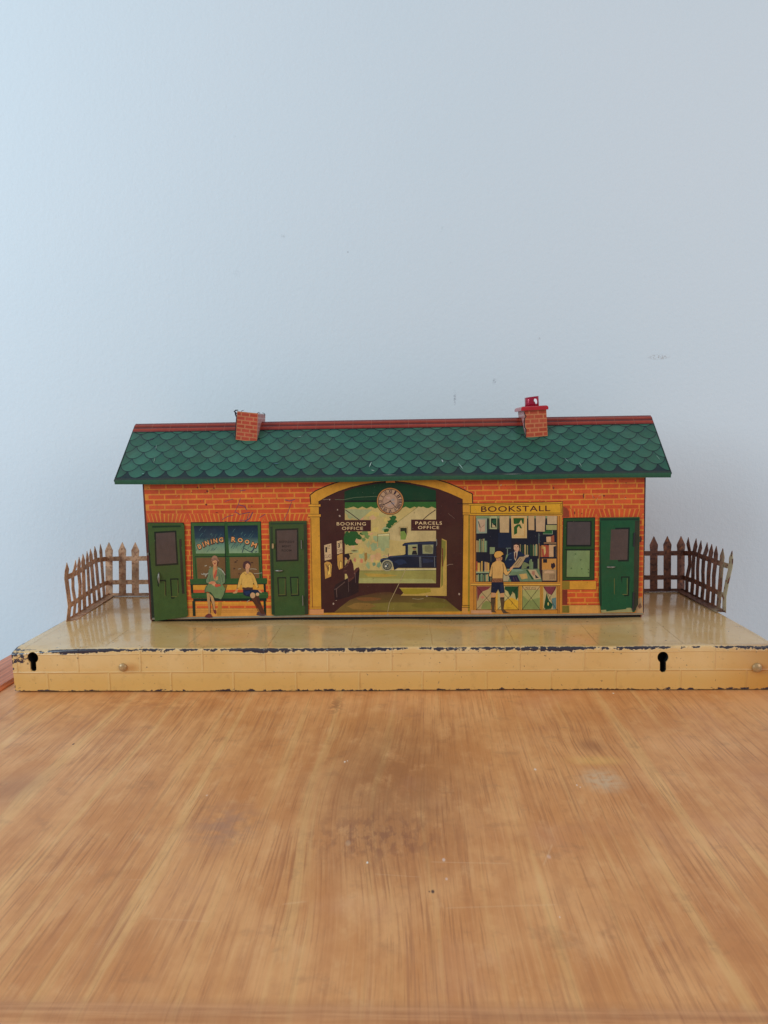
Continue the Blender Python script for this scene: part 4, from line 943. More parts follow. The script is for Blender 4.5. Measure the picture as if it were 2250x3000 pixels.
# ------------------------------------------------------------------ doors
def slab(name, pts, Yf, th, mat, col, parent, label=None):
    """a bent tin sheet: px outline, Yf(px,py) front surface, thickness th"""
    V = [at(p[0], p[1], Yf(*p)) for p in pts]; n = len(V)
    VV = V + [v+Vector((0, th, 0)) for v in V]
    Fc = [tuple(range(n))] + [(i, (i+1) % n, n+(i+1) % n, n+i) for i in range(n)] + [tuple(range(2*n-1, n-1, -1))]
    return VV, Fc
def door(fr, outl, jamb, Yf, colr, dk, pane, panels, handle, lab, letters=None, grad=None, rail=True):
    S = Surf(lambda px, py, l: at(px, py, Yf(px, py)-STEP*l), 2)
    VV, Fc = slab('door', [(fr[0]+p[0]/fr[2], fr[1]+p[1]/fr[2]) for p in outl], Yf, .0009, M_DOOR, colr, ROOT)
    a = Art(S, fr)
    a.poly(outl, grad or colr, layer=1)
    gr2 = tuple(int(v*1.35+6) for v in colr)
    for pts in panels:
        a.frame(pts, 11, dk)
        (x0, y0), (x1, y1) = pts[0], pts[2]
        a.line([(x1-9, y0+10), (x1-9, y1-9), (x0+8, y1-9)], 4, (112, 104, 50))
    if jamb: 
        for j, c in jamb: a.poly(j, c)
    n0 = len(a.V)
    a.V += VV; a.Fc += [[n0+i for i in f] for f in Fc[1:]]; a.C += [rgb(dk)]*(len(Fc)-1)
    o = a.build('door', ROOT, M_DOOR, lab)
    b = Art(S, fr); cx = sum(p[0] for p in pane)/4; cy = sum(p[1] for p in pane)/4
    b.poly([(cx+(p[0]-cx)*1.16, cy+(p[1]-cy)*1.11) for p in pane], dk); b.poly(pane, (82, 64, 58))
    if letters:
        for (tx, x_, y_, h_, w_) in letters: b.text(tx, x_, y_, h_, w_, (44, 32, 32), embolden=.02)
    b.build('pane', o, M_DOOR)
    (hx, hy, hw, hh, rot) = handle
    px, py = fr[0]+hx/fr[2], fr[1]+hy/fr[2]
    # embossed lever handle: a bowed strip with a backing oval
    V = []; Fc = []; ns = 12; nr = 8
    c0 = at(px, py, Yf(px, py)); sc = (c0-CAM).length/F/fr[2]*1.0
    for i in range(ns+1):
        u = i/ns*2-1
        bx = u*hw/2*sc; bz = 0; by = -.0022*(1-u*u)**.5 - .0002 if abs(u) < 1 else -.0002
        rad = (.0011*(1-.55*abs(u)))*(hh/20)
        ca, sa = math.cos(rot), math.sin(rot)
        for k in range(nr):
            q = 2*math.pi*k/nr; oz = rad*math.cos(q); oy = rad*.7*math.sin(q)
            V.append(c0+Vector((bx*ca-oz*sa, by+oy, bx*sa+oz*ca)))
    for i in range(ns):
        for k in range(nr): Fc.append((i*nr+k, i*nr+(k+1) % nr, (i+1)*nr+(k+1) % nr, (i+1)*nr+k))
    Fc += [tuple(range(nr)), tuple(ns*nr+k for k in range(nr))]
    mesh_obj('handle', V, Fc, M_SILVER, o, smooth=True)
    return o, S
# painted recess behind the ajar left door
a = Art(FR, ZA); a.poly([(100, 482), (440, 482), (446, 500), (478, 1355), (140, 1372)], (26, 40, 26)); a.poly([(400, 560), (440, 560), (466, 1270), (428, 1270)], (58, 48, 38)); a.line([(100, 484), (262, 484), (430, 486)], 8, (20, 36, 40)); a.build('door_recess', FW_OBJ)
xh = 400+450/3.19
def Yd1(px, py):
    xh_ = 400+(430+(py-1380)*3.19*.03)/3.19
    return YW-.0022 - max(0, (xh_-px))*(.0046/105) - .0003*math.sin((py-1520)/60.)
G1 = (60, 80, 36)
door(ZA, [(104, 488), (262, 486), (425, 486), (446, 505), (452, 760), (462, 1040), (474, 1275), (482, 1345), (470, 1362), (340, 1380), (170, 1402), (146, 1000), (122, 740)],
     [([(398, 640), (420, 632), (440, 1000), (458, 1265), (432, 1262), (415, 980)], (44, 42, 30)),
      ([(146, 512), (412, 508), (414, 524), (148, 530)], (26, 48, 22))], Yd1, G1, (20, 28, 16),
     [(180, 582), (358, 572), (374, 860), (190, 872)], [[(200, 1025), (268, 1022), (275, 1196), (212, 1202)], [(318, 1010), (386, 1008), (396, 1182), (330, 1188)]],
     (213, 998, 96, 30, math.pi/2), 'left green door standing slightly ajar')
def Yd2(px, py): return YW-.0021
door(ZA, [(1236, 478), (1250, 470), (1410, 468), (1590, 466), (1592, 560), (1600, 900), (1605, 1340), (1560, 1345), (1290, 1352), (1262, 1340), (1250, 900)],
     [([(1562, 500), (1592, 498), (1604, 1340), (1572, 1344)], (44, 52, 32)), ([(1252, 486), (1590, 482), (1590, 496), (1254, 500)], (24, 60, 36)),
      ([(1250, 520), (1272, 520), (1292, 1340), (1268, 1335)], (24, 52, 30))], Yd2, (54, 78, 36), (18, 28, 20),
     [(1310, 556), (1498, 550), (1500, 826), (1316, 832)], [[(1320, 998), (1392, 996), (1398, 1164), (1330, 1168)], [(1438, 994), (1508, 992), (1516, 1160), (1448, 1164)]],
     (1332, 930, 74, 26, 0), 'dark green door with a lettered pane next to the archway', letters=[('REFRESH', 1402, 662, 22, 140), ('MENT', 1402, 703, 22, 84), ('ROOM', 1402, 742, 22, 92)])
def Yd3(px, py): return YW-.0024 - max(0, (px-1770)/120.)*.0008
door(ZC, [(1175, 404), (1350, 402), (1524, 400), (1520, 700), (1512, 1100), (1492, 1200), (1478, 1225), (1188, 1230), (1182, 1180), (1170, 1100), (1174, 700)],
     [([(1482, 430), (1520, 428), (1510, 1160), (1488, 1200), (1468, 1210), (1474, 700)], (50, 50, 34)), ([(1182, 412), (1516, 410), (1516, 426), (1184, 430)], (20, 50, 30)),
      ([(1180, 440), (1204, 440), (1200, 1180), (1180, 1170)], (22, 40, 24)), ([(1188, 1206), (1300, 1200), (1440, 1186), (1458, 1196), (1460, 1226), (1190, 1230)], (150, 140, 92))],
     Yd3, (26, 76, 44), (14, 30, 22),
     [(1258, 508), (1424, 504), (1416, 770), (1252, 772)], [[(1254, 922), (1316, 920), (1312, 1082), (1250, 1086)], [(1366, 920), (1430, 920), (1424, 1080), (1362, 1082)]],
     (1274, 832, 70, 24, 0), 'right green door with a chipped foot')
# hinge flanges, paint fleck
def bar(name, pa, pb, w, th, Y, mat, parent):
    A, B = at(*pa, Y), at(*pb, Y); d = (B-A).normalized(); s = Vector((0, 1, 0)).cross(d)*w/2; q = Vector((0, -th, 0))
    V = [A-s, A+s, B+s, B-s]; V = V+[v+q for v in V]
    return mesh_obj(name, V, [(0, 1, 2, 3), (7, 6, 5, 4), (0, 4, 5, 1), (1, 5, 6, 2), (2, 6, 7, 3), (3, 7, 4, 0)], mat, parent)
bar('hinge', (883, 1582), (884, 1607), .0012, .0022, YW-.002, M_SILVER, ROOT)
bar('hinge', (887, 1744), (888, 1773), .0012, .0022, YW-.002, M_SILVER, ROOT)
bar('hinge', (1857, 1560), (1855.5, 1600), .0014, .0022, YW-.002, M_EDGE, ROOT)
bar('hinge', (1855, 1735), (1853, 1788), .0016, .0022, YW-.002, M_EDGE, ROOT)
bar('door_tab', (800, 1592), (800, 1606), .0022, .0022, YW-.002, M_RIVET, ROOT)
bar('door_tab', (439, 1617), (439.2, 1624), .0016, .0075, YW-.001, M_SILVER, ROOT)

# side and back walls
M_SIDE = plain_mat('brick_red_tin', (120, 60, 42), .5, 0, .3, 120)
def box(name, x0, x1, y0, y1, z0, z1, mat, parent, label=None, bev=0):
    V = [(x0, y0, z0), (x1, y0, z0), (x1, y1, z0), (x0, y1, z0), (x0, y0, z1), (x1, y0, z1), (x1, y1, z1), (x0, y1, z1)]
    o = mesh_obj(name, V, [(0, 3, 2, 1), (4, 5, 6, 7), (0, 1, 5, 4), (1, 2, 6, 5), (2, 3, 7, 6), (3, 0, 4, 7)], mat, parent, label=label)
    if bev:
        md = o.modifiers.new('b', 'BEVEL'); md.width = bev; md.segments = 3
    return o
def gable(name, x0, x1):
    y0, y1 = YW+.0003, YB; zt_ = ZE+.0095
    P = [(y0, H+.0003), (y1, H+.0003), (y1, zt_), (YR, ZR-.0016), (y0, zt_)]
    V = [(x0, p[0], p[1]) for p in P]+[(x1, p[0], p[1]) for p in P]
    return mesh_obj(name, V, [(0, 1, 2, 3, 4), (9, 8, 7, 6, 5)]+[(i, 5+i, 5+(i+1) % 5, (i+1) % 5) for i in range(5)], M_SIDE, ROOT)
gable('side_wall', XL+.0012, XL+.0021); gable('side_wall', XR-.0021, XR-.0012)
box('back_wall', XL+.0022, XR-.0022, YB-.0009, YB-.0001, H+.0003, ZE+.008, M_SIDE, ROOT)
box('floor_sheet', XL+.0023, XR-.0023, YW+.0032, YB-.001, H+.0060, H+.0070, M_BLACK, ROOT)  # floor blackened to keep the gap under the front wall dark
box('gap_shade_strip', XL+.0023, XR-.0023, YW+.0024, YW+.0030, H+.0003, H+.0060, M_BLACK, ROOT)  # black strip added as the shade in the gap below the front wall

# ------------------------------------------------------------------ roof
sl = Vector((0, YR-YE, ZR-ZE)); SLN = sl.length; sd = sl.normalized(); nr_ = Vector((0, -sd.z, sd.y))   # outward normal of the front slope
P0 = Vector((0, YE, ZE))
def roofpt(x_, v_, off): 
    dent = 0.0
    # ends: slightly splayed like the photo
    return Vector((x_, P0.y+sd.y*v_, P0.z+sd.z*v_)) + nr_*(off+dent*min(1, v_/.02)*(1-v_/SLN)*2)
def endx(v_, side):   # end of the slope at height v
    return (EXL if side < 0 else EXR)
V = []; Fc = []; C = []
def rq(pts, cols, off):
    n = len(V); V.extend(roofpt(p[0], p[1], off) for p in pts); Fc.append(list(range(n, n+len(pts)))); C.append([rgb(c) for c in cols] if isinstance(cols, list) else rgb(cols))
TE = (24, 50, 52); 
nxr = 56
for i in range(nxr):
    a0 = EXL+(EXR-EXL)*i/nxr; a1 = EXL+(EXR-EXL)*(i+1)/nxr
    for j in range(6):
        rq([(a0, SLN*j/6), (a1, SLN*j/6), (a1, SLN*(j+1)/6), (a0, SLN*(j+1)/6)], (20, 42, 44), 0)
random.seed(21)
sw = (EXR-EXL)/28.0; rows = 8; vb = .0046; bandv = SLN-.0150
rp = (bandv-vb)/7.4
for r_ in range(rows):
    vy = vb + rp*r_           # bottom of the arcs of this row
    off = STEP*3*(r_*2+2)
    xx = EXL - sw/2 + (sw/2 if r_ % 2 else 0)
    while xx < EXR:
        x0, x1 = xx, xx+sw; cxx = (x0+x1)/2
        if x1 > EXL+.002 and x0 < EXR-.002:
            fade = random.uniform(-9, 9); wv = .5+.5*math.sin(cxx*9+r_)
            gbot = (48+fade, 98+fade, 78+fade); gmid = (40+fade+6*wv, 90+fade, 72+fade); gtop = (26, 62, 62)
            def cols_(wsc, lift):
                out = []
                N_ = 14
                for k in range(N_+1):
                    u = -1+2*k/N_; xk = cxx+u*sw/2*wsc
                    xk = min(max(xk, EXL+.0003), EXR-.0003)
                    va = vy+lift+rp*1.04*(1-math.sqrt(max(0, 1-(u*.93)**2)))/(1-math.sqrt(1-.93**2))*(1-lift/rp*.5)
                    out.append((xk, [min(q_, bandv+.001) for q_ in (va, max(va+.0002, vy+rp*1.12), vy+rp*2.25)]))
                return out
            for lay, (wsc, lift, cc) in enumerate([(1.0, 0.0, [(6, 24, 36)]*3), (.955, .0011, [gbot, gmid, gtop])]):
                cs_ = cols_(wsc, lift)
                for k in range(len(cs_)-1):
                    (xa, va), (xb, vb_) = cs_[k], cs_[k+1]
                    if xb-xa < 1e-5: continue
                    for m_ in (0, 1):
                        if va[m_+1]-va[m_] < 1e-6 and vb_[m_+1]-vb_[m_] < 1e-6: continue
                        edge_ = 1-.16*abs(2*(k+.5)/14-1)**2 if lay else 1
                        c0_ = tuple(q_*edge_ for q_ in cc[m_]); c1_ = tuple(q_*edge_ for q_ in cc[m_+1])
                        rq([(xa, va[m_]), (xb, vb_[m_]), (xb, vb_[m_+1]), (xa, va[m_+1])], [c0_, c0_, c1_, c1_], off+STEP*3*lay)
        xx += sw
# dark border at the eave, then the ridge band
offb = STEP*3*20
for i in range(nxr):
    a0 = EXL+(EXR-EXL)*i/nxr; a1 = EXL+(EXR-EXL)*(i+1)/nxr
    rq([(a0, 0), (a1, 0), (a1, vb*.78), (a0, vb*.78)], [(30, 58, 44), (30, 58, 44), (40, 44, 44), (40, 44, 44)], offb)
    # folded lip hanging at the eave
    n = len(V); e0 = roofpt(a0, 0, offb); e1_ = roofpt(a1, 0, offb); dz = Vector((0, .0006, -.0052))
    wl = lambda x_: Vector((0, 0, .0005*math.sin(x_*31)))
    V.extend([e0, e1_, e1_+dz+wl(a1), e0+dz+wl(a0)]); Fc.append([n, n+1, n+2, n+3]); C.append([rgb((44, 88, 62)), rgb((44, 88, 62)), rgb((34, 74, 50)), rgb((34, 74, 50))])
# worn bright marks
for (px, py, L, ang, w, c) in [(1085, 1363, 16, -1.2, .0012, (170, 185, 170)), (1092, 1380, 12, .3, .0009, (160, 176, 160)), (1296, 1352, 10, 1.2, .0014, (170, 180, 178)), (1350, 1368, 22, .9, .0011, (150, 176, 168)),
                            (458, 1312, 14, 1.4, .0007, (130, 150, 140)), (453, 1350, 18, 1.5, .0006, (140, 150, 140)), (1660, 1350, 16, .9, .0008, (150, 170, 165)), (1405, 1322, 20, .3, .0007, (150, 165, 160)), (1450, 1328, 18, .4, .0008, (70, 50, 44)),
                            (810, 1360, 20, 0, .002, (60, 96, 100)), (1140, 1393, 40, 0, .0004, (180, 176, 170)), (1500, 1391, 60, 0, .0004, (180, 180, 170)), (1825, 1350, 30, .1, .0008, (34, 40, 54)), (1700, 1363, 14, 1.2, .0006, (150, 170, 160)),
                            (1928, 1343, 16, 1.1, .0005, (150, 176, 160)), (420, 1390, 8, 0, .0015, (110, 150, 140)), (880, 1281, 18, -.2, .0007, (140, 170, 160)), (445, 1288, 14, -.4, .0022, (52, 50, 66))]:
    p = onplane(px, py, P0, nr_); v_ = (p-P0).dot(sd); s_ = .93/F
    dx, dv = math.cos(ang)*L*s_/2, -math.sin(ang)*L*s_/2*1.6
    m = math.hypot(dx, dv); ox, ov = -dv/m*w/2, dx/m*w/2
    rq([(p.x-dx, v_-dv), (p.x+ox, v_+ov), (p.x+dx, v_+dv), (p.x-ox, v_-ov)], c, STEP*3*21)
roof = mesh_obj('roof', V, Fc, M_ROOF, ROOT, C, label='green roof printed with fish scale tiles')
# rear slope and underside
Yb2 = 2*YR-YE
mesh_obj('rear_slope', [(EXL, YR, ZR-.0003), (EXR, YR, ZR-.0003), (EXR, Yb2, ZE), (EXL, Yb2, ZE), (EXL, YR, ZR-.0013), (EXR, YR, ZR-.0013), (EXR, Yb2, ZE-.001), (EXL, Yb2, ZE-.001)],
         [(0, 1, 2, 3), (7, 6, 5, 4), (0, 3, 7, 4), (1, 5, 6, 2), (2, 6, 7, 3)], plain_mat('green_enamel', (34, 80, 60), .4), roof)
mesh_obj('roof_underside', [roofpt(EXL, .001, -.0024), roofpt(EXR, .001, -.0024), Vector((EXR, YR-.001, ZR-.0026)), Vector((EXL, YR-.001, ZR-.0026))], [(3, 2, 1, 0)], plain_mat('bare_tin_inside', (90, 84, 76), .45, .4), roof)
# dark edge of the sheet at either end
for sx, xe in ((-1, EXL), (1, EXR)):
    A = roofpt(xe, 0, .0009); B = Vector((xe, YR, ZR))+nr_*.0009; q = nr_*-.0026
    mesh_obj('roof_edge', [A, B, B+q, A+q, A+Vector((sx*.0009, 0, 0)), B+Vector((sx*.0009, 0, 0)), B+q+Vector((sx*.0009, 0, 0)), A+q+Vector((sx*.0009, 0, 0))],
             [(0, 1, 2, 3), (4, 7, 6, 5), (0, 4, 5, 1), (3, 2, 6, 7), (0, 3, 7, 4)], plain_mat('roof_edge_tin', (40, 50, 44), .5, .2), roof)
# ridge: red folded strip with two printed lines and joints
V = []; Fc = []; C = []
def rstrip(x0, x1, v0, v1, o0, o1, c0, c1):
    n = len(V)
    V.extend([Vector((x0, P0.y+sd.y*v0, P0.z+sd.z*v0))+nr_*o0, Vector((x1, P0.y+sd.y*v0, P0.z+sd.z*v0))+nr_*o0, Vector((x1, P0.y+sd.y*v1, P0.z+sd.z*v1))+nr_*o1, Vector((x0, P0.y+sd.y*v1, P0.z+sd.z*v1))+nr_*o1])
    Fc.append([n, n+1, n+2, n+3]); C.append([rgb(c0), rgb(c0), rgb(c1), rgb(c1)])
RB = (134, 42, 30); RD = (84, 28, 26); RL = (160, 62, 42)
vs = [bandv, bandv+.0012, bandv+.0045, bandv+.0065, bandv+.0075, bandv+.0115, bandv+.0125, SLN+.0012]
os_ = [.0016, .0026, .0030, .0022, .0022, .0031, .0026, .0020]
cs = [RD, RB, RL, RD, RD, RL, RB, (96, 36, 34)]
rx0, rx1 = EXL+.0005, EXR-.0003
segs = 28
for i in range(segs):
    a0 = rx0+(rx1-rx0)*i/segs; a1 = rx0+(rx1-rx0)*(i+1)/segs
    for k in range(7): rstrip(a0, a1, vs[k], vs[k+1], os_[k], os_[k+1], cs[k], cs[k+1])
    if i: 
        for k in range(7): rstrip(a0-.0002, a0+.0002, vs[k], vs[k+1], os_[k]+.00006, os_[k+1]+.00006, (150, 88, 70), (150, 88, 70))
n = len(V); T = Vector((0, P0.y+sd.y*vs[-1], P0.z+sd.z*vs[-1]))+nr_*os_[-1]
V.extend([Vector((rx0, T.y, T.z)), Vector((rx1, T.y, T.z)), Vector((rx1, T.y+.011, T.z-.009)), Vector((rx0, T.y+.011, T.z-.009))]); Fc.append([n, n+1, n+2, n+3]); C.append(rgb(RD))
ridge = mesh_obj('ridge', V, Fc, M_ROOF, roof, C)

# ------------------------------------------------------------------ chimneys
def chimney(front, base_px, depth_extra, label, rowsb, right_top=None, col=(176, 66, 42)):
    """front: px TL,TR,BR,BL ; front plane found where the foot meets the roof"""
    p = onplane(base_px[0], base_px[1], P0, nr_); Yc = p.y-.0010
    Yback = 2*YR-Yc-.004
    TL, TR, BR, BL = [at(q[0], q[1], Yc) for q in front]
    S = Surf(lambda px, py, l: at(px, py, Yc)+Vector((0, -STEP*l, 0)), 1)
    a = Art(S)
    a.poly(front, (186, 112, 72), layer=0, raw=True)
    def bil(u, v):
        l = Vector(front[0]).lerp(Vector(front[3]), v); r = Vector(front[1]).lerp(Vector(front[2]), v); return tuple(l.lerp(r, u))
    n = rowsb; bw = .40
    for i in range(n):
        v0 = (i+.30)/(n+.2); v1 = (i+1.0)/(n+.2)
        u = -.15-(.2 if i % 2 else 0)+random.uniform(-.03, .03)
        while u < 1:
            u0, u1 = max(.02, u), min(.98, u+bw-.055)
            if u1-u0 > .05:
                q = random.uniform(-8, 8)
                a.poly([bil(u0, v0), bil(u1, v0), bil(u1, v1), bil(u0, v1)], (col[0]+q, col[1]+q, col[2]+q), layer=1, raw=True)
            u += bw
    # sides, back
    n0 = len(a.V); dY = Vector((0, Yback-Yc, 0))
    F0 = [TL, TR, BR, BL]; F0 = [v+Vector((0, .0001, 0)) for v in F0]
    B0 = [v+dY for v in F0]
    a.V += F0+B0
    for f, c in [((0, 4, 7, 3), (190, 150, 146)), ((1, 2, 6, 5), (186, 146, 142)), ((4, 5, 6, 7), (120, 60, 50))]:
        a.Fc.append([n0+i for i in f]); a.C.append(rgb(c))
    # faint courses on the sides
    for side, (T_, B_) in (('l', (TL, BL)), ('r', (TR, BR))):
        sx = -1 if side == 'l' else 1
        for i in range(n):
            v0 = (i+.3)/(n+.2); v1 = (i+1.0)/(n+.2); off = .1 if i % 2 else .28
            for (y0_, y1_) in ((off-.26, off+.06), (off+.12, off+.44), (off+.5, off+.82)):
                y0_, y1_ = max(.03, y0_), min(.97, y1_)
                if y1_-y0_ < .05: continue
                k = len(a.V); A = T_.lerp(B_, v0); B_2 = T_.lerp(B_, v1)
                a.V += [A+Vector((sx*STEP*4, dY.y*y0_, 0)), A+Vector((sx*STEP*4, dY.y*y1_, 0)), B_2+Vector((sx*STEP*4, dY.y*y1_, 0)), B_2+Vector((sx*STEP*4, dY.y*y0_, 0))]
                a.Fc.append([k, k+1, k+2, k+3]); a.C.append(rgb((172, 108, 104)))
    o = a.build('chimney', ROOT, label=label)
    return o, Yc, Yback, (TL, TR, BR, BL)
random.seed(4)
ch1, Y1, Y1b, c1 = chimney([(694.8, 1204.6), (755.5, 1211), (752.5, 1296), (690.5, 1288)], (721, 1292), 0, 'broken left chimney without a cap', 7)
# black seam, torn turned-out tabs on the open top
def strip(name, pts, w, Y, mat, parent, th=.0006):
    P = [at(p[0], p[1], Y if len(p) < 3 else p[2]) for p in pts]; V = []; Fc = []
    for i, p in enumerate(P):
        d = (P[min(i+1, len(P)-1)]-P[max(i-1, 0)]).normalized(); s = Vector((-d.z, 0, d.x))
        ww = w*(1 if 0 < i < len(P)-1 else .5)
        V += [p+s*ww/2, p-s*ww/2, p-s*ww/2+Vector((0, th, 0)), p+s*ww/2+Vector((0, th, 0))]
    for i in range(len(P)-1):
        for k in range(4): Fc.append((i*4+k, i*4+(k+1) % 4, i*4+4+(k+1) % 4, i*4+4+k))
    Fc += [(0, 1, 2, 3), tuple((len(P)-1)*4+k for k in range(4))]
    return mesh_obj(name, V, Fc, mat, parent)
M_DARK = plain_mat('dark_torn_tin', (34, 26, 34), .5, .3)
strip('seam', [(693, 1215), (692.5, 1226), (691, 1245), (690, 1262), (689.5, 1276), (688.5, 1288)], .0009, Y1-.0004, M_DARK, ch1)
strip('torn_tab', [(694, 1213), (690, 1208), (686, 1206), (691, 1202), (698, 1201.5)], .0016, Y1-.0005, M_DARK, ch1)
strip('torn_tab', [(692, 1222), (690, 1213), (688, 1207)], .0020, Y1-.0003, M_DARK, ch1)
strip('torn_tab', [(706, 1205.5), (709, 1203), (715, 1201.5)], .0007, Y1+.0003, M_DARK, ch1)
strip('torn_tab', [(752, 1211), (758, 1208.5), (762, 1211)], .0008, Y1+.004, M_DARK, ch1)
strip('torn_tab', [(768, 1209.5), (774, 1211), (775.5, 1215), (773, 1218)], .0008, Y1+.03, M_DARK, ch1)
ch2, Y2, Y2b, c2_ = chimney([(1535, 1200), (1600.5, 1198), (1604.5, 1277), (1541, 1282.5)], (1572, 1281), 0, 'right chimney with a red cap and pot', 6, col=(170, 72, 46))
strip('seam', [(1535.5, 1207), (1538, 1215), (1541, 1220), (1537, 1226), (1536, 1240), (1537, 1252), (1541, 1258), (1540, 1283)], .0011, Y2-.0004, M_DARK, ch2)
# cap
TLc, TRc = at(1526.5, 1203, Y2-.002), at(1606, 1199.5, Y2-.002)
hcap = .0052
def cap_mesh():
    x0, x1 = TLc.x, TRc.x; y0, y1 = Y2-.0035, Y2b+.0035; zl, zr = TLc.z-.0002, TRc.z
    V = []; Fc = []
    rings = [(0, 0), (0, .55), (.0006, .8), (.0022, 1.0)]
    for (ins, hh_) in rings:
        V += [(x0+ins, y0+ins, zl+hcap*hh_), (x1-ins, y0+ins, zr+hcap*hh_), (x1-ins, y1-ins, zr+hcap*hh_), (x0+ins, y1-ins, zl+hcap*hh_)]
    for r_ in range(3):
        for k in range(4): Fc.append((r_*4+k, r_*4+(k+1) % 4, (r_+1)*4+(k+1) % 4, (r_+1)*4+k))
    Fc += [(12, 13, 14, 15), (3, 2, 1, 0)]
    return mesh_obj('chimney_cap', V, Fc, M_REDCAP, ch2)
cap_mesh()
# pot: a bent, open sheet-metal tube leaning a little
pc = at(1558.5, 1189, Y2+.018); rr = (at(1579, 1189, Y2+.018)-pc).x*.98; hp = (at(1558, 1163, Y2+.018)-at(1558, 1189, Y2+.018)).z
V = []; Fc = []; ns = 28
for (zz, q) in ((-.0018, 1), (.3, 1), (.6, .99), (1.0, .985)):
    zc = zz*hp if zz > 0 else zz
    for i in range(ns):
        t_ = 2*math.pi*i/ns; sx = abs(math.cos(t_))**.75*(1 if math.cos(t_) > 0 else -1); sy = abs(math.sin(t_))**.75*(1 if math.sin(t_) > 0 else -1)
        V.append((pc.x+rr*q*sx-max(zz, 0)*.0006, pc.y+rr*q*sy, pc.z+zc+max(zz, 0)*sx*.0010))
for k in range(3):
    for i in range(ns): j = (i+1) % ns; Fc.append((k*ns+i, k*ns+j, (k+1)*ns+j, (k+1)*ns+i))
pot = mesh_obj('chimney_pot', V, Fc, M_REDPOT, ch2, smooth=True)
md = pot.modifiers.new('s', 'SOLIDIFY'); md.thickness = .0005
Sg = Surf(lambda px, py, l: at(px, py, pc.y-rr*.985-.0006)+Vector((0, -STEP*l, 0)), 1); a = Art(Sg, (1490, 1140, 10.37))
a.poly([(770, 310), (800, 285), (840, 300), (865, 345), (868, 410), (840, 455), (815, 440), (800, 395), (770, 360)], (196, 130, 96)); a.poly([(805, 330), (835, 300), (862, 350), (866, 405), (838, 452), (818, 430), (812, 390), (830, 355)], (250, 248, 244), g=1.7)
a.build('white_patch', ch2, mat=plain_mat('plain_white', (246, 244, 240), .25, 0, .03, g=1.3))  # small plain white patch on the front of the pot

# ------------------------------------------------------------------ fences
def fence_mat(name, base, dark, flake=None, amt=.5):
    t = NT(name); v, x, y, z = t.obj()
    n1 = t.noise(v, 55, 4, .6); n2 = t.noise(t.vec(x, y, z), 190, 4, .65)
    c = t.mix(t.ss(n1, .35, .65), rgb(base), rgb(tuple(int(q*.78) for q in base)))
    c = t.mix(t.mul(t.ss(n2, .50, .62), amt), c, rgb(dark))
    c = t.mix(t.mul(t.ss(t.noise(v, 200, 3, .6), .56, .66), .60), c, rgb((158, 100, 60)))
    if flake:
        m = t.mul(t.ss(y, flake[0], flake[1]), t.ss(t.noise(v, 70, 4, .6), .44, .50))
        c = t.mix(t.mul(m, .9), c, rgb((180, 168, 134)))
    return t.set(Base_Color=c, Roughness=.45, Metallic=.15, Normal=t.bump(n2, .3, .0005))
M_FL = fence_mat('brown_fence_tin', (206, 162, 124), (124, 76, 54), None, .70)
M_FR = fence_mat('rusty_fence_tin', (122, 80, 62), (56, 34, 30), (.175, .135), .75)
ZR_U, ZR_L = .0545, .0188       # rail heights above the platform
def picket_mesh(centers, wdir, w, ztip, mat, parent, th=.0006, tip=.010, wv=None):
    """centers: list of (z, point) from base up to the shoulder, then tip point"""
    V = []; nrm = Vector((-wdir.y, wdir.x, 0))
    for i, p in enumerate(centers):
        k = 1.0 if i < len(centers)-1 else .0
        if i == len(centers)-2: k = 1.12
        for s_ in (-1, 1):
            for t_ in (-1, 1): V.append(p+wdir*(s_*w/2*max(k, .04))+nrm*(t_*th/2))
    Fc = []
    for i in range(len(centers)-1):
        b = i*4; c = b+4
        Fc += [(b, b+2, c+2, c), (b+3, b+1, c+1, c+3), (b+1, b, c, c+1), (b+2, b+3, c+3, c+2)]
    Fc += [(0, 1, 3, 2)]; b = (len(centers)-1)*4; Fc.append((b, b+2, b+3, b+1))
    return mesh_obj('picket', V, Fc, mat, parent)
def ribbon(P, zh, nrmf, V, Fc, th=.00055):
    n0 = len(V)
    for i, p in enumerate(P):
        d = (P[min(i+1, len(P)-1)]-P[max(i-1, 0)]); d.z = 0; d.normalize(); nr2 = Vector((-d.y, d.x, 0))*th/2
        V += [p-nr2, p+nr2, p+nr2+Vector((0, 0, zh)), p-nr2+Vector((0, 0, zh))]
    for i in range(len(P)-1):
        a_ = n0+i*4; b_ = a_+4
        for k in range(4): Fc.append((a_+k, a_+(k+1) % 4, b_+(k+1) % 4, b_+k))
    Fc.append((n0, n0+1, n0+2, n0+3)); e = n0+(len(P)-1)*4; Fc.append((e, e+1, e+2, e+3))
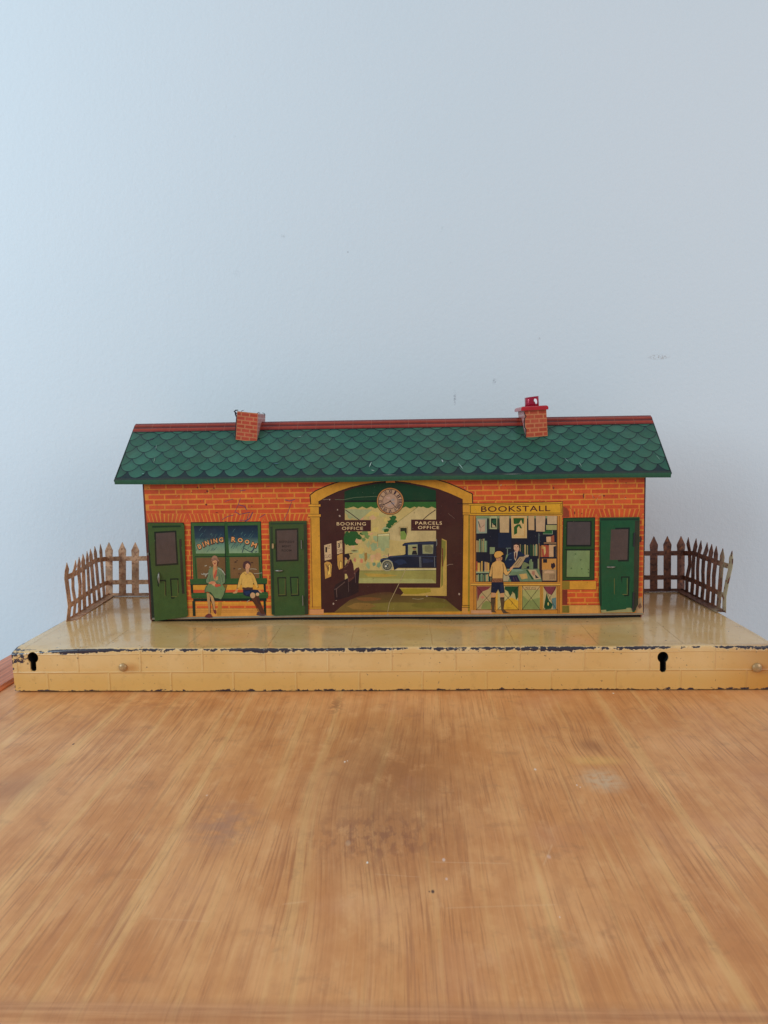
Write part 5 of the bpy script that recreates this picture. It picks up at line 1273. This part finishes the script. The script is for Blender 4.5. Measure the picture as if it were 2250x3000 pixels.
def fence(side, corner_px, front_px, back_px_list, side_defs, mat, label):
    YF = D-.006
    corner = onz(*corner_px, H); corner = at(corner_px[0], corner_px[1], YF); corner.z = H
    front = onz(*front_px, H)
    root = None
    zH = .0008
    V = []; Fc = []
    base = [Vector((corner.x+(front.x-corner.x)*u, corner.y+(front.y-corner.y)*u, H+zH)) for u in [i/10 for i in range(11)]]
    xin = (XL-.0 if side < 0 else XR)-side*0.0
    backx_end = (XL+.03) if side < 0 else (XR-.03)
    # pickets on the back run
    bp = []
    for px, ty in back_px_list:
        p = at(px, ty+60, YF); bp.append(p.x)
    # side pickets: px centre line at tip, upper rail, middle, lower rail, base
    sp = []
    ns_ = len(side_defs)
    for i, dfn in enumerate(side_defs):
        u = (i+1)/ns_
        b0 = Vector((corner.x+(front.x-corner.x)*u, corner.y+(front.y-corner.y)*u, H+zH))
        pxb = to_px(b0)
        pts = [b0]
        tipx, tipy, bend = dfn
        tip = at(tipx, tipy, b0.y)
        hgt = tip.z-b0.z
        for f_, bd in ((.26, bend[0]), (.5, bend[1]), (.74, bend[2]), (.87, 0)):
            q = b0.lerp(tip, f_); q.x += bd; pts.append(q)
        pts.append(tip); sp.append(pts)
    def rail(idx, zoff, hh_):
        P = []
        for s_ in reversed(sp): P.append(s_[idx]+Vector((0, 0, zoff)))
        zc = H+zH+.0732*(.26 if idx == 1 else .74)+zoff
        P[-1].z = (P[-1].z+zc)/2
        c_ = Vector((corner.x, corner.y, zc)); P.append(c_+Vector((0, -.001, 0)))
        for k in range(1, 6): P.append(Vector((corner.x+(backx_end-corner.x)*k/5, YF, zc)))
        ribbon(P, hh_, None, V, Fc)
    rail(1, -.0032, .0066); rail(3, -.0034, .0068)
    # base strip along the foot + inner flange
    P = list(reversed(base)) + [Vector((corner.x+(backx_end-corner.x)*k/5, YF, H+zH)) for k in range(1, 6)]
    ribbon([p-Vector((0, 0, .0006)) for p in P], .0034, None, V, Fc)
    fl = .0095; n0 = len(V); din = -side
    inner = [Vector((p.x+din*fl, p.y-(.0 if i < len(base)-1 else fl*.6), p.z)) for i, p in enumerate(P[:len(base)])] + [Vector((p.x, p.y-fl*.6, p.z)) for p in P[len(base):]]
    for p, q in zip(P, inner): V += [p+Vector((0, 0, .0010)), q+Vector((0, 0, .0002)), q-Vector((0, 0, .0005)), p-Vector((0, 0, .0002))]
    for i in range(len(P)-1):
        a_ = n0+i*4; b_ = a_+4
        for k in range(4): Fc.append((a_+k, a_+(k+1) % 4, b_+(k+1) % 4, b_+k))
    Fc.append((n0, n0+1, n0+2, n0+3)); e = n0+(len(P)-1)*4; Fc.append((e+3, e+2, e+1, e))
    root = mesh_obj('picket_fence', V, Fc, mat, ROOT, label=label)
    wd = (front-corner); wd.z = 0; wd.normalize()
    for pts in sp:
        tw = Vector((wd.x+random.uniform(-.06, .06), wd.y, 0)).normalized()
        picket_mesh(pts, tw, .0102, 0, mat, root)
    for k, (px, ty) in enumerate(back_px_list):
        b0 = Vector((at(px, ty+140, YF).x, YF, H+zH)); tip = at(px, ty, YF)
        pts = [b0.lerp(tip, f_) for f_ in (0, .26, .5, .74, .84, 1.0)]
        picket_mesh(pts, Vector((1, 0, 0)), .0106, 0, mat, root)
    return root
FLz = (0, 1550, 3.456); FRz = (1770, 1550, 3.456)
def fz(f_, x_, y_): return (f_[0]+x_/f_[2], f_[1]+y_/f_[2])
random.seed(9)
fence(-1, fz(FLz, 1100, 648), fz(FLz, 690, 932), [fz(FLz, 1103, 132), fz(FLz, 1238, 132), fz(FLz, 1369, 132), ],
      [(*fz(FLz, 1015, 150), (0, 0, 0)), (*fz(FLz, 958, 172), (0, 0, 0)), (*fz(FLz, 914, 198), (0, 0, 0)), (*fz(FLz, 880, 222), (0, 0, 0)), (*fz(FLz, 839, 250), (-.0003, 0, 0)),
       (*fz(FLz, 800, 280), (.0006, .0012, -.0006)), (*fz(FLz, 764, 312), (.0012, -.0022, -.0030)), (*fz(FLz, 676, 338), (.0026, .0008, -.0012))], M_FL, 'brown picket fence at the left end of the platform')
fence(1, fz(FRz, 790, 598), fz(FRz, 1215, 845), [fz(FRz, 503, 72), fz(FRz, 640, 70), fz(FRz, 778, 70)],
      [(*fz(FRz, 853, 82), (-.0005, .0030, .0022)), (*fz(FRz, 932, 94), (0, -.0012, -.0014)), (*fz(FRz, 981, 113), (0, -.0018, -.0020)), (*fz(FRz, 1044, 134), (0, -.0022, -.0028)), (*fz(FRz, 1090, 151), (0, -.0012, -.0010)),
       (*fz(FRz, 1137, 171), (0, -.0010, 0)), (*fz(FRz, 1202, 194), (0, 0, .0)), (*fz(FRz, 1296, 219), (-.0022, -.0012, .0008))], M_FR, 'rusty bent picket fence at the right end of the platform')

# =================================================================== LIGHT
w = bpy.data.worlds.new('World'); SC.world = w; w.use_nodes = True
bg = w.node_tree.nodes['Background']; bg.inputs[0].default_value = (.77, .87, 1.0, 1); bg.inputs[1].default_value = .40
def area(name, loc, target, size, sy, power, col):
    L = bpy.data.lights.new(name, 'AREA'); L.shape = 'RECTANGLE'; L.size = size; L.size_y = sy; L.energy = power; L.color = col
    o = bpy.data.objects.new(name, L); COL.objects.link(o); o.location = loc
    d = Vector(target)-Vector(loc); o.rotation_euler = d.to_track_quat('-Z', 'Y').to_euler(); return o
area('window_light', (-1.9, -1.3, 1.05), (-.05, .3, .22), 1.2, 1.3, 35, (.70, .87, 1.0))
area('fill_light', (1.9, -1.4, .95), (.1, .2, .1), 1.4, 1.3, 17, (1.0, .87, .82))  # added warm fill from the right

# =================================================================== CAMERA
cd = bpy.data.cameras.new('camera'); cam = bpy.data.objects.new('camera', cd); COL.objects.link(cam)
cd.sensor_fit = 'VERTICAL'; cd.sensor_height = 36; cd.sensor_width = 27; cd.lens = F/3000*36
cd.clip_start = .01; cd.clip_end = 50
from mathutils import Matrix
m = Matrix((( RT.x, UP.x, -FW.x, CAM.x), (RT.y, UP.y, -FW.y, CAM.y), (RT.z, UP.z, -FW.z, CAM.z), (0, 0, 0, 1)))
cam.matrix_world = m
cd.dof.use_dof = True; cd.dof.focus_distance = (Vector((0, YW, .14))-CAM).dot(FW); cd.dof.aperture_fstop = 20.0
SC.camera = cam
SC.view_settings.view_transform = 'Standard'; SC.view_settings.look = 'None'; SC.view_settings.exposure = 0
